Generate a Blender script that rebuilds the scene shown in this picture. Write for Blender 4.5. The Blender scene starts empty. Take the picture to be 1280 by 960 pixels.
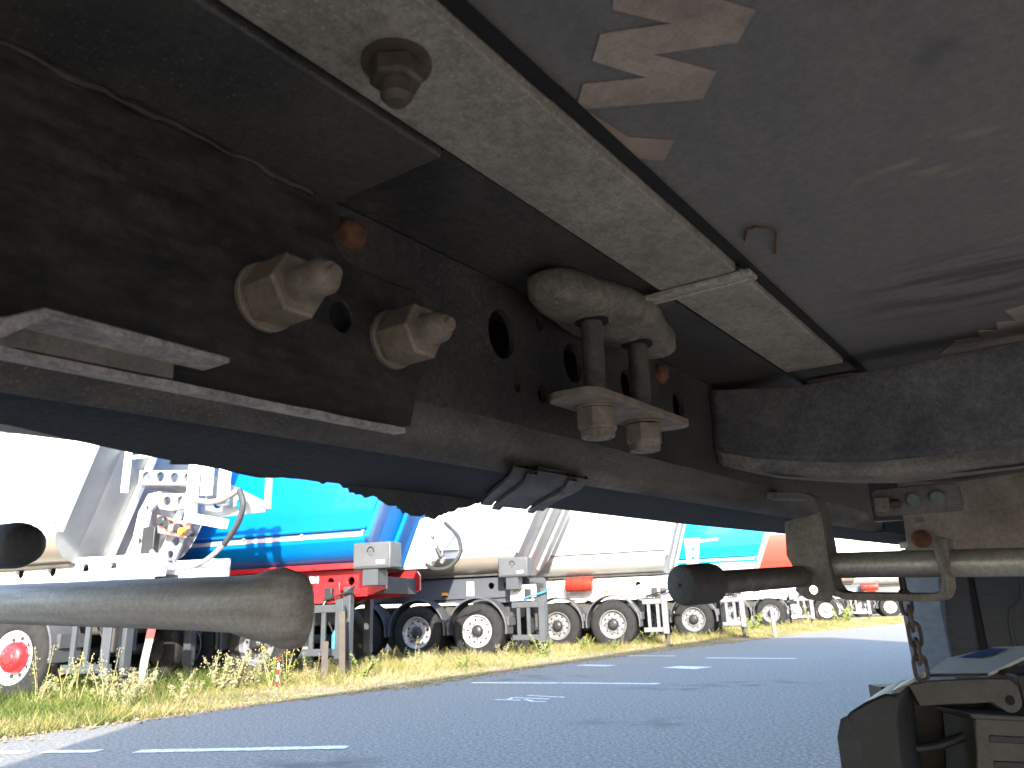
import bpy, bmesh, math, random
import numpy as np
from mathutils import Vector, Matrix
from mathutils.geometry import delaunay_2d_cdt

random.seed(7)
rng = np.random.default_rng(11)
scene = bpy.context.scene
C = scene.collection
R = math.radians

# ------------------------------------------------------------------ camera
CAM_H = 0.83
pitch, roll = R(16.745), math.atan(0.035)
fwd = Vector((0, math.cos(pitch), math.sin(pitch)))
up0 = Vector((0, -math.sin(pitch), math.cos(pitch)))
x0 = Vector((1, 0, 0))
cx = math.cos(roll) * x0 - math.sin(roll) * up0
cy = math.sin(roll) * x0 + math.cos(roll) * up0
cd = bpy.data.cameras.new('camera')
cd.sensor_width = 36
cd.lens = 36 * 955 / 1280
cd.clip_start, cd.clip_end = 0.02, 2000
cd.dof.use_dof = True
cd.dof.focus_distance = 1.3
cd.dof.aperture_fstop = 18.0
cam = bpy.data.objects.new('camera', cd)
C.objects.link(cam)
m = Matrix((cx, cy, -fwd)).transposed().to_4x4()
m.translation = Vector((0, 0, CAM_H))
cam.matrix_world = m
scene.camera = cam

# ------------------------------------------------------------------ light
SUN_EL, SUN_HEAD = R(22.3), R(-3)
w = bpy.data.worlds.new('World')
scene.world = w
w.use_nodes = True
nt = w.node_tree
sky = nt.nodes.new('ShaderNodeTexSky')
sky.sky_type = 'NISHITA'
sky.sun_disc = False
sky.sun_elevation = SUN_EL
sky.sun_rotation = R(180) + SUN_HEAD
sky.air_density, sky.dust_density, sky.ozone_density = 1.0, 1.0, 1.0
bg = nt.nodes['Background']
bg.inputs['Strength'].default_value = 0.15
nt.links.new(sky.outputs[0], bg.inputs['Color'])
sl = bpy.data.lights.new('sun', 'SUN')
sl.energy, sl.angle, sl.color = 2.35, R(0.53), (1.0, 0.95, 0.86)
sun = bpy.data.objects.new('sun', sl)
C.objects.link(sun)
sun.location = (0, -40, 30)
sun.rotation_euler = Vector((math.sin(SUN_HEAD) * math.cos(SUN_EL), math.cos(SUN_HEAD) * math.cos(SUN_EL), -math.sin(SUN_EL))).to_track_quat('-Z', 'Y').to_euler()
scene.view_settings.view_transform = 'Standard'
scene.view_settings.look = 'None'
scene.view_settings.gamma = 1.0
scene.view_settings.use_curve_mapping = False
scene.view_settings.exposure = 3.05

# ------------------------------------------------------------------ materials
def mat(name, col, rough=0.6, metal=0.0, col2=None, scale=6.0, lo=0.35, hi=0.65, detail=6, stretch=None,
        speck=None, speck_scale=260, speck_t=0.66, bump=0.0, bump_scale=80, rvar=0.12, blotch=None, blotch_scale=3, bdist=0.004, spec=0.4, coat=0.0, grain=0.0, grain_scale=420):
    mt = bpy.data.materials.new(name)
    mt.use_nodes = True
    t = mt.node_tree
    N, L = t.nodes, t.links
    b = N['Principled BSDF']
    b.inputs['Metallic'].default_value = metal
    b.inputs['Specular IOR Level'].default_value = spec
    b.inputs['Coat Weight'].default_value = coat
    tc = N.new('ShaderNodeTexCoord')
    mp = N.new('ShaderNodeMapping')
    L.new(tc.outputs['Object'], mp.inputs['Vector'])
    if stretch:
        mp.inputs['Scale'].default_value = stretch
    def noise(sc, det=6, raw=False):
        n = N.new('ShaderNodeTexNoise')
        n.inputs['Scale'].default_value = sc
        n.inputs['Detail'].default_value = det
        n.inputs['Roughness'].default_value = 0.6
        L.new((tc.outputs['Object'] if raw else mp.outputs['Vector']), n.inputs['Vector'])
        return n
    def ramp(src, a, c, ca=(0, 0, 0, 1), cb=(1, 1, 1, 1)):
        r = N.new('ShaderNodeValToRGB')
        r.color_ramp.elements[0].position, r.color_ramp.elements[1].position = a, c
        r.color_ramp.elements[0].color, r.color_ramp.elements[1].color = ca, cb
        L.new(src, r.inputs['Fac'])
        return r
    def mix(fac, a, c):
        mx = N.new('ShaderNodeMix')
        mx.data_type = 'RGBA'
        for s, i in ((fac, 0), (a, 6), (c, 7)):
            if hasattr(s, 'is_linked'):
                L.new(s, mx.inputs[i])
            else:
                mx.inputs[i].default_value = s if i == 0 else (*s, 1)
        return mx.outputs[2]
    cur = tuple(col)
    c2 = col2 if col2 else tuple(min(1, v * 0.78) for v in col)
    n1 = noise(scale, detail)
    cur = mix(ramp(n1.outputs['Fac'], lo, hi).outputs['Color'], cur, c2)
    if blotch:
        nb = noise(blotch_scale, 8)
        cur = mix(ramp(nb.outputs['Fac'], 0.55, 0.72).outputs['Color'], cur, blotch)
    if grain:
        ng = noise(grain_scale, 5, True)
        ng2 = noise(grain_scale * .3, 6, True)
        ad = N.new('ShaderNodeMath'); ad.operation = 'ADD'
        L.new(ng.outputs['Fac'], ad.inputs[0]); L.new(ng2.outputs['Fac'], ad.inputs[1])
        mr = N.new('ShaderNodeMapRange')
        mr.inputs[1].default_value, mr.inputs[2].default_value, mr.inputs[3].default_value, mr.inputs[4].default_value = .78, 1.22, 1 - grain, 1 + grain * 1.2
        L.new(ad.outputs[0], mr.inputs[0])
        vm = N.new('ShaderNodeVectorMath'); vm.operation = 'SCALE'
        L.new(cur, vm.inputs[0]); L.new(mr.outputs[0], vm.inputs['Scale'])
        cur = vm.outputs[0]
    if speck:
        ns = noise(speck_scale, 2, True)
        nm = noise(scale * 0.7, 3, True)
        mm = N.new('ShaderNodeMath')
        mm.operation = 'MULTIPLY'
        L.new(ramp(ns.outputs['Fac'], speck_t, speck_t + 0.05).outputs['Color'], mm.inputs[0])
        L.new(ramp(nm.outputs['Fac'], 0.35, 0.6).outputs['Color'], mm.inputs[1])
        cur = mix(mm.outputs[0], cur, speck)
    L.new(cur, b.inputs['Base Color'])
    rr = N.new('ShaderNodeMapRange')
    rr.inputs['To Min'].default_value = max(0.03, rough - rvar)
    rr.inputs['To Max'].default_value = min(1, rough + rvar)
    L.new(n1.outputs['Fac'], rr.inputs['Value'])
    L.new(rr.outputs[0], b.inputs['Roughness'])
    if bump:
        nb2 = noise(bump_scale, 8, True)
        bp = N.new('ShaderNodeBump')
        bp.inputs['Strength'].default_value = bump
        bp.inputs['Distance'].default_value = bdist
        L.new(nb2.outputs['Fac'], bp.inputs['Height'])
        L.new(bp.outputs['Normal'], b.inputs['Normal'])
    return mt

M = {}
M['beam'] = mat('beam_paint', (0.024, 0.022, 0.0225), 0.42, 0.1, (0.058, 0.050, 0.044), 9, speck=(0.135, 0.122, 0.11), speck_scale=430, speck_t=0.62, bump=0.35, bump_scale=170, bdist=0.002, blotch=(0.11, 0.095, 0.08), grain=0.38)
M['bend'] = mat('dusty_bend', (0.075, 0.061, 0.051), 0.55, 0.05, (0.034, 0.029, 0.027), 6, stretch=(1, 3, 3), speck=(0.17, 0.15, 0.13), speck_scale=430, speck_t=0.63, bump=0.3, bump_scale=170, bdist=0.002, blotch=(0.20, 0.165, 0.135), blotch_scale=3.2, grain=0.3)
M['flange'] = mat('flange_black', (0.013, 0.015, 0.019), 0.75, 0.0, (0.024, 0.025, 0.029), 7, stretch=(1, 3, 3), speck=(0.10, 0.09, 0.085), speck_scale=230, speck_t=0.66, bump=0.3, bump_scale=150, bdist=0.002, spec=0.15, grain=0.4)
M['doubler'] = mat('doubler_plate', (0.010, 0.009, 0.008), 0.6, 0.05, (0.036, 0.029, 0.023), 11, stretch=(3, 1, 10), bump=0.3, bump_scale=140, bdist=0.002, grain=0.25)
M['flangeplate'] = mat('flange_plate', (0.030, 0.031, 0.031), 0.55, 0.05, (0.075, 0.063, 0.055), 5, speck=(0.12, 0.112, 0.105), speck_scale=430, speck_t=.63, bump=.3, bump_scale=170, bdist=.002, grain=0.25)
M['strip'] = mat('dusty_strip', (0.26, 0.228, 0.192), 0.7, 0.05, (0.17, 0.148, 0.124), 14, speck=(0.36, 0.325, 0.285), speck_scale=330, speck_t=0.63, bump=0.3, bump_scale=200, bdist=0.001, grain=.25)
M['lap'] = mat('lap_strip', (0.34, 0.31, 0.26), 0.65, 0.1, (0.24, 0.21, 0.17), 20, stretch=(8, 1, 8), grain=0.3)
M['floor'] = mat('floor_film', (0.110, 0.101, 0.098), 0.7, 0.0, (0.130, 0.118, 0.111), 5, stretch=(1, 4, 1), bump=0.12, bump_scale=220, bdist=0.001, grain=.13)
M['print'] = mat('floor_print', (0.31, 0.245, 0.20), 0.7, 0.0, (0.20, 0.155, 0.13), 16, grain=.15)
M['printrust'] = mat('floor_print_red', (0.29, 0.205, 0.165), 0.7, 0.0, (0.2, 0.14, 0.12), 16)
M['smear'] = mat('floor_smear', (0.07, 0.06, 0.075), 0.5, 0.0, (0.10, 0.088, 0.095), 30, stretch=(6, 1, 1))
M['pale'] = mat('floor_pale', (0.19, 0.15, 0.12), 0.7)
M['nut'] = mat('dusty_zinc', (0.21, 0.168, 0.128), 0.6, 0.1, (0.13, 0.104, 0.08), 60, bump=0.12, bump_scale=300, bdist=0.0006, grain=.14)
M['nutdark'] = mat('greased_stud', (0.085, 0.063, 0.045), 0.55, 0.1, (0.05, 0.038, 0.028), 60, bump=0.15, bump_scale=300, bdist=0.0006, grain=.2)
M['ledge'] = mat('bounce_lit_ledge', (0.30, 0.27, 0.25), 0.75, 0.0, (0.2, 0.18, 0.17), 22, bump=0.3, bump_scale=150, bdist=0.002, grain=0.35)  # bounced sunlight on ledge and bracket put into a paler colour
M['rust'] = mat('rust', (0.15, 0.055, 0.028), 0.9, 0.0, (0.06, 0.028, 0.018), 90, bump=0.5, bump_scale=400, bdist=0.001)
M['cast'] = mat('cast_clamp', (0.15, 0.128, 0.105), 0.75, 0.05, (0.085, 0.073, 0.06), 24, bump=0.3, bump_scale=120, bdist=0.0015, speck=(0.30, 0.27, 0.24), speck_scale=300, grain=.3)
M['rod'] = mat('clamp_rod', (0.12, 0.105, 0.09), 0.5, 0.4, (0.07, 0.062, 0.055), 40, grain=0.2)
M['cross'] = mat('crossmember_paint', (0.085, 0.078, 0.078), 0.55, 0.1, (0.042, 0.039, 0.041), 12, speck=(0.15, 0.138, 0.125), speck_scale=400, speck_t=0.63, bump=0.4, bump_scale=130, bdist=0.002, blotch=(0.13, 0.108, 0.09), blotch_scale=4, grain=0.32)
M['crossdust'] = mat('crossmember_dust', (0.17, 0.142, 0.118), 0.7, 0.0, (0.075, 0.066, 0.06), 10, stretch=(2, 1, 4), bump=0.4, bump_scale=130, bdist=0.002, grain=0.3)
M['edge_rust'] = mat('rusty_edge', (0.26, 0.11, 0.06), 0.85, 0.0, (0.08, 0.06, 0.055), 40, bump=0.4, bump_scale=300, bdist=0.001)
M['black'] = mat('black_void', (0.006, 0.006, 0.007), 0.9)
M['tan'] = mat('tan_plate', (0.26, 0.215, 0.175), 0.7, 0.0, (0.19, 0.155, 0.125), 10, blotch=(0.15, 0.115, 0.09), blotch_scale=8, bump=0.2, bump_scale=200, bdist=0.001, grain=0.2)
M['plate'] = mat('bolt_plate', (0.16, 0.14, 0.125), 0.65, 0.1, (0.11, 0.095, 0.085), 25, bump=0.3, bump_scale=200, bdist=0.001, grain=0.2)
M['green_bolt'] = mat('green_zinc', (0.17, 0.20, 0.17), 0.5, 0.3, (0.12, 0.15, 0.13), 60)
M['tube'] = mat('galvanised_tube', (0.36, 0.34, 0.30), 0.42, 0.55, (0.27, 0.25, 0.22), 16, stretch=(1, 0.3, 1), grain=0.2)
M['carrier'] = mat('carrier_bracket', (0.10, 0.088, 0.075), 0.6, 0.2, (0.16, 0.135, 0.11), 22, bump=0.3, bump_scale=180, bdist=0.002, grain=0.25)
M['crank'] = mat('crank_tube', (0.30, 0.27, 0.245), 0.65, 0.1, (0.20, 0.172, 0.15), 14, stretch=(3, .25, 5), bump=0.12, bump_scale=120, bdist=0.001, blotch=(0.085, 0.062, 0.05), blotch_scale=6, spec=.25, grain=.16)
M['rubber'] = mat('black_rubber', (0.035, 0.034, 0.035), 0.75, 0.0, (0.05, 0.047, 0.045), 30, bump=0.2, bump_scale=200, bdist=0.002, grain=0.2)
M['flap'] = mat('torn_rubber', (0.03, 0.032, 0.036), 0.6, 0.0, (0.05, 0.05, 0.052), 30, bump=0.5, bump_scale=60, bdist=0.005)
M['chain'] = mat('rusty_chain', (0.035, 0.028, 0.026), 0.7, 0.2, (0.06, 0.042, 0.033), 60)
M['greyplastic'] = mat('grey_plastic', (0.024, 0.028, 0.036), 0.7, 0.0, (0.017, 0.02, 0.026), 9, stretch=(1, 1, 6), bump=0.15, bump_scale=200, bdist=0.002)
M['housing'] = mat('housing_plastic', (0.014, 0.016, 0.02), 0.5, 0.0, (0.009, 0.011, 0.014), 10, bump=0.15, bump_scale=150, bdist=0.002, grain=0.3)
M['housing_dark'] = mat('housing_inside', (0.008, 0.008, 0.009), 0.5)
M['topplate'] = mat('pale_top_plate', (0.62, 0.63, 0.63), 0.35, 0.0, (0.48, 0.50, 0.51), 12, stretch=(2, 14, 1))
M['blue_sticker'] = mat('blue_sticker', (0.03, 0.08, 0.24), 0.4)
M['link'] = mat('grey_arm', (0.055, 0.052, 0.05), 0.5, 0.1, (0.038, 0.036, 0.035), 16, grain=.15)
M['curtain'] = mat('curtain', (0.16, 0.18, 0.22), 0.5)
# ground
M['asphalt'] = mat('asphalt', (0.270, 0.255, 0.232), 0.85, 0.0, (0.142, 0.135, 0.125), 42, lo=0.36, hi=0.60, detail=10, speck=(0.30, 0.295, 0.285), speck_scale=75, speck_t=0.66, bump=0.9, bump_scale=48, bdist=0.02, blotch=(0.175, 0.17, 0.163), blotch_scale=0.45, spec=0.25, grain=0.3, grain_scale=95)
M['earth'] = mat('dry_earth', (0.30, 0.235, 0.16), 0.95, 0.0, (0.20, 0.155, 0.10), 5, bump=0.8, bump_scale=18, bdist=0.03, blotch=(0.16, 0.15, 0.07), blotch_scale=1.2, spec=0.1)
M['roadpaint'] = mat('road_paint', (0.60, 0.60, 0.58), 0.7, 0.0, (0.30, 0.295, 0.285), 22, lo=0.45, hi=0.66, grain=.2, grain_scale=95)
# tippers
def paint(name, col, rough=0.32, **k):
    return mat(name, col, rough, 0.0, tuple(v * 0.9 for v in col), 2.2, rvar=0.06, coat=0.15, **k)
M['white'] = paint('white_paint', (0.70, 0.70, 0.68))
M['cream'] = paint('pale_grey_paint', (0.36, 0.355, 0.33))
M['blue'] = paint('blue_paint', (0.0, 0.135, 0.42))
M['teal'] = paint('turquoise_paint', (0.0, 0.24, 0.34))
M['red'] = paint('red_paint', (0.36, 0.015, 0.018))
M['orange'] = paint('orange_red_paint', (0.50, 0.030, 0.016))
M['stripe'] = paint('pale_stripe', (0.55, 0.50, 0.55))
M['dkgrey'] = paint('dark_grey_paint', (0.055, 0.06, 0.07), 0.45)
M['frontgrey'] = mat('front_wall_alu', (0.22, 0.23, 0.24), 0.4, 0.3, (0.18, 0.19, 0.205), 2.5)
M['sill'] = paint('sill_beige', (0.24, 0.21, 0.175), 0.4)
M['tyre'] = mat('tyre_rubber', (0.013, 0.013, 0.014), 0.85, 0.0, (0.024, 0.023, 0.022), 9, bump=0.4, bump_scale=60, bdist=0.006, spec=.15)
M['chrome'] = mat('polished_rim', (0.66, 0.67, 0.68), 0.25, 0.6, (0.52, 0.53, 0.54), 8)
M['steelrim'] = mat('silver_rim', (0.20, 0.20, 0.20), 0.45, 0.3, (0.14, 0.14, 0.14), 8)
M['hub'] = mat('dark_hub', (0.03, 0.03, 0.032), 0.45, 0.3)
M['guard'] = mat('grey_guard', (0.05, 0.055, 0.061), 0.55, 0.1, (0.04, 0.044, 0.05), 4)
M['guardlight'] = mat('light_guard', (0.15, 0.15, 0.145), 0.55, 0.1, (0.11, 0.11, 0.108), 4)
M['mud'] = mat('black_mudguard', (0.045, 0.048, 0.055), 0.5, 0.0, (0.065, 0.066, 0.07), 6)
M['boxplastic'] = mat('toolbox_plastic', (0.072, 0.074, 0.078), 0.55, 0.0, (0.058, 0.06, 0.064), 5)
M['boxdark'] = mat('toolbox_emblem', (0.010, 0.010, 0.011), 0.6)
M['amber'] = mat('amber_lens', (0.75, 0.28, 0.02), 0.3)
M['leg'] = mat('leg_paint', (0.062, 0.05, 0.038), 0.7, 0.0, (0.042, 0.035, 0.028), 8)
M['under'] = mat('underbody_grime', (0.035, 0.034, 0.034), 0.8, 0.1, (0.06, 0.055, 0.05), 6)
M['hose'] = mat('black_hose', (0.03, 0.03, 0.03), 0.35)
M['hosegrey'] = mat('grey_hose', (0.42, 0.42, 0.40), 0.35, 0.5)
M['pink'] = paint('valve_plate_red', (0.32, 0.12, 0.10))
M['yellow'] = paint('yellow_bar', (0.42, 0.30, 0.13))
M['galv'] = mat('galvanised', (0.26, 0.26, 0.245), 0.5, 0.3, (0.19, 0.19, 0.18), 5)
M['bottle_blue'] = paint('blue_bottle', (0.05, 0.25, 0.65))

# ------------------------------------------------------------------ mesh builder
class MB:
    def __init__(s):
        s.v, s.f = [], []
    def add(s, v, f):
        o = len(s.v)
        s.v += [tuple(p) for p in v]
        s.f += [tuple(i + o for i in q) for q in f]
        return s
    def box(s, x0, x1, y0, y1, z0, z1):
        v = [(x, y, z) for x in (x0, x1) for y in (y0, y1) for z in (z0, z1)]
        return s.add(v, [(0, 1, 3, 2), (4, 6, 7, 5), (0, 4, 5, 1), (2, 3, 7, 6), (0, 2, 6, 4), (1, 5, 7, 3)])
    def bar(s, p, q, w, h, upv=(0, 0, 1)):
        p, q = Vector(p), Vector(q)
        d = (q - p).normalized()
        a = d.cross(Vector(upv)).normalized()
        b = a.cross(d).normalized()
        v = [c + a * (w / 2 * i) + b * (h / 2 * j) for c in (p, q) for i, j in ((-1, -1), (1, -1), (1, 1), (-1, 1))]
        return s.add(v, [(3, 2, 1, 0), (4, 5, 6, 7), (0, 1, 5, 4), (1, 2, 6, 5), (2, 3, 7, 6), (3, 0, 4, 7)])
    def prism(s, poly, a, b, axis='y', holes=()):
        """polygon given in the two other axes (in x,y,z order), extruded from a to b along axis; real holes"""
        loops = [list(poly)] + [list(h) for h in holes]
        vs, es = [], []
        for lp in loops:
            o = len(vs)
            vs += [Vector(p) for p in lp]
            es += [(o + i, o + (i + 1) % len(lp)) for i in range(len(lp))]
        r = delaunay_2d_cdt(vs, es, [], 0, 1e-7)
        pv, pf = r[0], r[2]
        def inside(c, lp):
            k, j = False, len(lp) - 1
            for i in range(len(lp)):
                if (lp[i][1] > c.y) != (lp[j][1] > c.y) and c.x < (lp[j][0] - lp[i][0]) * (c.y - lp[i][1]) / (lp[j][1] - lp[i][1]) + lp[i][0]:
                    k = not k
                j = i
            return k
        def keep(q):
            c = sum((pv[i] for i in q), Vector((0, 0))) / len(q)
            return inside(c, loops[0]) and not any(inside(c, lp) for lp in loops[1:])
        pf = [q for q in pf if keep(q)]
        def p3(p, t):
            return {'y': (p[0], t, p[1]), 'x': (t, p[0], p[1]), 'z': (p[0], p[1], t)}[axis]
        n = len(pv)
        v = [p3(p, a) for p in pv] + [p3(p, b) for p in pv]
        f, cnt = [], {}
        for q in pf:
            f.append(tuple(q))
            f.append(tuple(n + i for i in reversed(q)))
            for i in range(len(q)):
                e = (q[i], q[(i + 1) % len(q)])
                k = tuple(sorted(e))
                cnt.setdefault(k, []).append(e)
        for k, l in cnt.items():
            if len(l) == 1:
                i, j = l[0]
                f.append((j, i, n + i, n + j))
        return s.add(v, f)
    def shear_x(s, k, y0):
        s.v = [(x + (y - y0) * k, y, z) for x, y, z in s.v]
        return s
    def tube(s, path, r, n=12, caps=True):
        path = [Vector(p) for p in path]
        rs = r if isinstance(r, (list, tuple)) else [r] * len(path)
        ref = None
        rings = []
        for i, p in enumerate(path):
            d = (path[min(i + 1, len(path) - 1)] - path[max(i - 1, 0)]).normalized()
            if ref is None:
                ref = d.orthogonal().normalized()
            a = (ref - d * ref.dot(d)).normalized()
            ref = a
            b = d.cross(a)
            rings.append([p + (a * math.cos(2 * math.pi * k / n) + b * math.sin(2 * math.pi * k / n)) * rs[i] for k in range(n)])
        v = [q for rg in rings for q in rg]
        f = [(i * n + k, i * n + (k + 1) % n, (i + 1) * n + (k + 1) % n, (i + 1) * n + k) for i in range(len(path) - 1) for k in range(n)]
        if caps:
            f += [tuple(reversed(range(n))), tuple((len(path) - 1) * n + k for k in range(n))]
        return s.add(v, f)
    def revolve(s, prof, n=32, axis='y', origin=(0, 0, 0), closed=False, caps=True):
        """profile of (along axis, radius)"""
        o = Vector(origin)
        v = []
        for a, r in prof:
            for k in range(n):
                c, d = r * math.cos(2 * math.pi * k / n), r * math.sin(2 * math.pi * k / n)
                v.append(o + Vector({'y': (c, a, d), 'z': (c, d, a), 'x': (a, c, d)}[axis]))
        m_ = len(prof)
        f = [(i * n + k, ((i + 1) % m_) * n + k, ((i + 1) % m_) * n + (k + 1) % n, i * n + (k + 1) % n) for i in range(m_ if closed else m_ - 1) for k in range(n)]
        if not closed and caps:
            f += [tuple(range(n)), tuple(reversed([(m_ - 1) * n + k for k in range(n)]))]
        return s.add(v, f)
    def mesh(s, name, mt, sharp=35):
        me = bpy.data.meshes.new(name)
        me.from_pydata(s.v, [], s.f)
        bm = bmesh.new()
        bm.from_mesh(me)
        bmesh.ops.recalc_face_normals(bm, faces=bm.faces[:])
        bm.to_mesh(me)
        bm.free()
        me.materials.append(mt)
        for p in me.polygons:
            p.use_smooth = True
        me.set_sharp_from_angle(angle=R(sharp))
        return me
    def build(s, name, mt, parent=None, bevel=0, sharp=35):
        return link(name, s.mesh(name, mt, sharp), parent, bevel)

def link(name, me, parent=None, bevel=0):
    o = bpy.data.objects.new(name, me)
    C.objects.link(o)
    if parent is not None:
        o.parent = parent
    if bevel:
        b = o.modifiers.new('bevel', 'BEVEL')
        b.width, b.segments, b.limit_method, b.angle_limit = bevel, 2, 'ANGLE', R(35)
        b.harden_normals = False
    return o

def thing(name, label, cat, loc=(0, 0, 0), rz=0, group=None):
    o = bpy.data.objects.new(name, None)
    C.objects.link(o)
    o.empty_display_size = 0.1
    o.location, o.rotation_euler = loc, (0, 0, rz)
    tag(o, label, cat, group)
    return o

def tag(o, label, cat, group=None, kind=None):
    o['label'], o['category'] = label, cat
    if group: o['group'] = group
    if kind: o['kind'] = kind
    return o

def circle(cx_, cy_, r, n=20, ry=None):
    ry = ry or r
    return [(cx_ + r * math.cos(2 * math.pi * k / n), cy_ + ry * math.sin(2 * math.pi * k / n)) for k in range(n)]

def rounded(x0_, x1_, y0_, y1_, r, n=5):
    out = []
    for (a, b, st) in ((x1_ - r, y1_ - r, 0), (x0_ + r, y1_ - r, 90), (x0_ + r, y0_ + r, 180), (x1_ - r, y0_ + r, 270)):
        out += [(a + r * math.cos(R(st + 90 * k / n)), b + r * math.sin(R(st + 90 * k / n))) for k in range(n + 1)]
    return out

def smooth_path(p, n_=6):
    out = []
    P = [Vector(q) for q in p]
    for i in range(len(P) - 1):
        p0_, p1_, p2_, p3_ = P[max(i - 1, 0)], P[i], P[i + 1], P[min(i + 2, len(P) - 1)]
        for k_ in range(n_):
            t_ = k_ / n_
            out.append(.5 * ((2 * p1_) + (p2_ - p0_) * t_ + (2 * p0_ - 5 * p1_ + 4 * p2_ - p3_) * t_ ** 2 + (3 * p1_ - p0_ - 3 * p2_ + p3_) * t_ ** 3))
    out.append(P[-1])
    return out

# ------------------------------------------------------------------ ground
g = MB()
g.add([(-400, -200, 0), (600, -200, 0), (600, 900, 0), (-400, 900, 0)], [(0, 1, 2, 3)])
o = g.build('road', M['asphalt']); o['kind'] = 'structure'
EDGE = [(-30, -6.0), (-12, 1.0), (-4.3, 6.75), (-3.5, 7.95), (-2.35, 9.35), (-1.34, 10.4), (-0.15, 12.6), (1.6, 15.1), (3.86, 18.2), (6.42, 21.3), (9.65, 25.0), (13.0, 28.9), (17.5, 33.6), (40, 56), (200, 215)]
fine = []
for i in range(len(EDGE) - 1):
    a, b = Vector(EDGE[i]), Vector(EDGE[i + 1])
    k = max(2, int((b - a).length / 0.28)) if i < 12 else 12
    for j in range(k):
        p = a.lerp(b, j / k)
        fine.append((p.x + random.uniform(-.16, .16), p.y + random.uniform(-.16, .16)))
fine.append(EDGE[-1])
g = MB()
vs = [(x, y, 0.006) for x, y in fine] + [(x - 0.5, y + 0.45, 0.05) for x, y in fine] + [(x - 140, y + 120, 0.05) for x, y in fine]
n = len(fine)
g.add(vs, [(i, i + 1, n + i + 1, n + i) for i in range(n - 1)] + [(n + i, n + i + 1, 2 * n + i + 1, 2 * n + i) for i in range(n - 1)])
o = g.build('verge', M['earth'], sharp=80); o['kind'] = 'structure'

def marking(name, polys, label, group=None, cat='road marking'):
    mb = MB()
    for p in polys:
        mb.add([(x, y, 0.004) for x, y in p], [tuple(range(len(p)))])
    o = mb.build(name, M['roadpaint'])
    tag(o, label, cat, group)
    return o
def stripe(a, b, wd):
    a, b = Vector(a), Vector(b)
    d = (b - a).normalized()
    q = Vector((-d.y, d.x)) * wd / 2
    out1, out2 = [], []
    k = 14
    for i in range(k + 1):
        p = a.lerp(b, i / k)
        out1.append(p + q * random.uniform(.85, 1.08))
        out2.append(p - q * random.uniform(.85, 1.08))
    return [[out1[i], out1[i + 1], out2[i + 1], out2[i]] for i in range(k)]
marking('parking_line', stripe((-2.70, 5.80), (-1.20, 5.66), .13), 'solid white parking line on shaded asphalt, closest to the green weeds')
marking('parking_line', stripe((-4.0, 6.0), (-3.55, 5.93), .12) + stripe((-3.42, 5.93), (-3.0, 5.87), .12), 'worn white parking line reaching the sunlit patch of asphalt')
marking('parking_line', stripe((-.66, 10.50), (0.45, 10.0), .14) + stripe((0.47, 10.0), (1.58, 9.45), .14), 'long white parking line painted beyond the bay number')
marking('parking_line', stripe((3.15, 13.85), (4.35, 12.9), .17), 'short white parking line past the diamond mark')
marking('parking_line', stripe((2.0, 15.3), (2.8, 14.7), .12), 'faint broken white line beside the grass edge')
# painted bay number: three slim slanted strokes
def gpix(x, y):      # measured offsets of the number's strokes from its centre, in metres on the road
    return (x, y)
num = [stripe((-0.28, 8.36), (-0.02, 8.22), .07), stripe((-0.10, 8.50), (0.26, 8.24), .07), stripe((0.05, 8.66), (0.42, 8.34), .06),
       stripe((-0.10, 8.50), (-0.16, 8.30), .05), stripe((0.02, 8.30), (0.10, 8.06), .06), stripe((0.10, 8.06), (0.22, 8.02), .06)]
bn = thing('bay_number', 'painted white bay number on shaded asphalt', 'road number')
for s_ in num:
    mb = MB()
    for p in s_:
        mb.add([(x, y, 0.004) for x, y in p], [tuple(range(len(p)))])
    mb.build('stroke', M['roadpaint'], bn)
marking('diamond_mark', [[(2.05, 11.95), (2.35, 12.15), (2.75, 11.75), (2.42, 11.45)]], 'white diamond shaped paint mark on the asphalt')
marking('paint_mark', [[(0.85, 13.1), (1.05, 13.2), (1.5, 12.8), (1.3, 12.65)]], 'worn thin white paint mark near the grass edge')

# ------------------------------------------------------------------ our trailer, seen from below
u = Vector((0.57665589, 0.81643755, 0.02996184))
l_ = Vector((-0.81697941, 0.57610299, 0.02549473))
nv = u.cross(l_)
T = thing('cargo_trailer', 'dark dusty underside of a cargo trailer with beam, clamps and bolts', 'trailer')
mm = Matrix((u, l_, nv)).transposed().to_4x4()
mm.translation = Vector((0, 0, CAM_H)) - nv * CAM_H
T.matrix_world = mm
H = CAM_H
S0, S1 = -3.6, 12.4
LL, LR = 1.06, -1.46

# floor
fl = MB().box(S0, S1, LR, LL, H + .300, H + .330).build('floor_panel', M['floor'], T)
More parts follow.
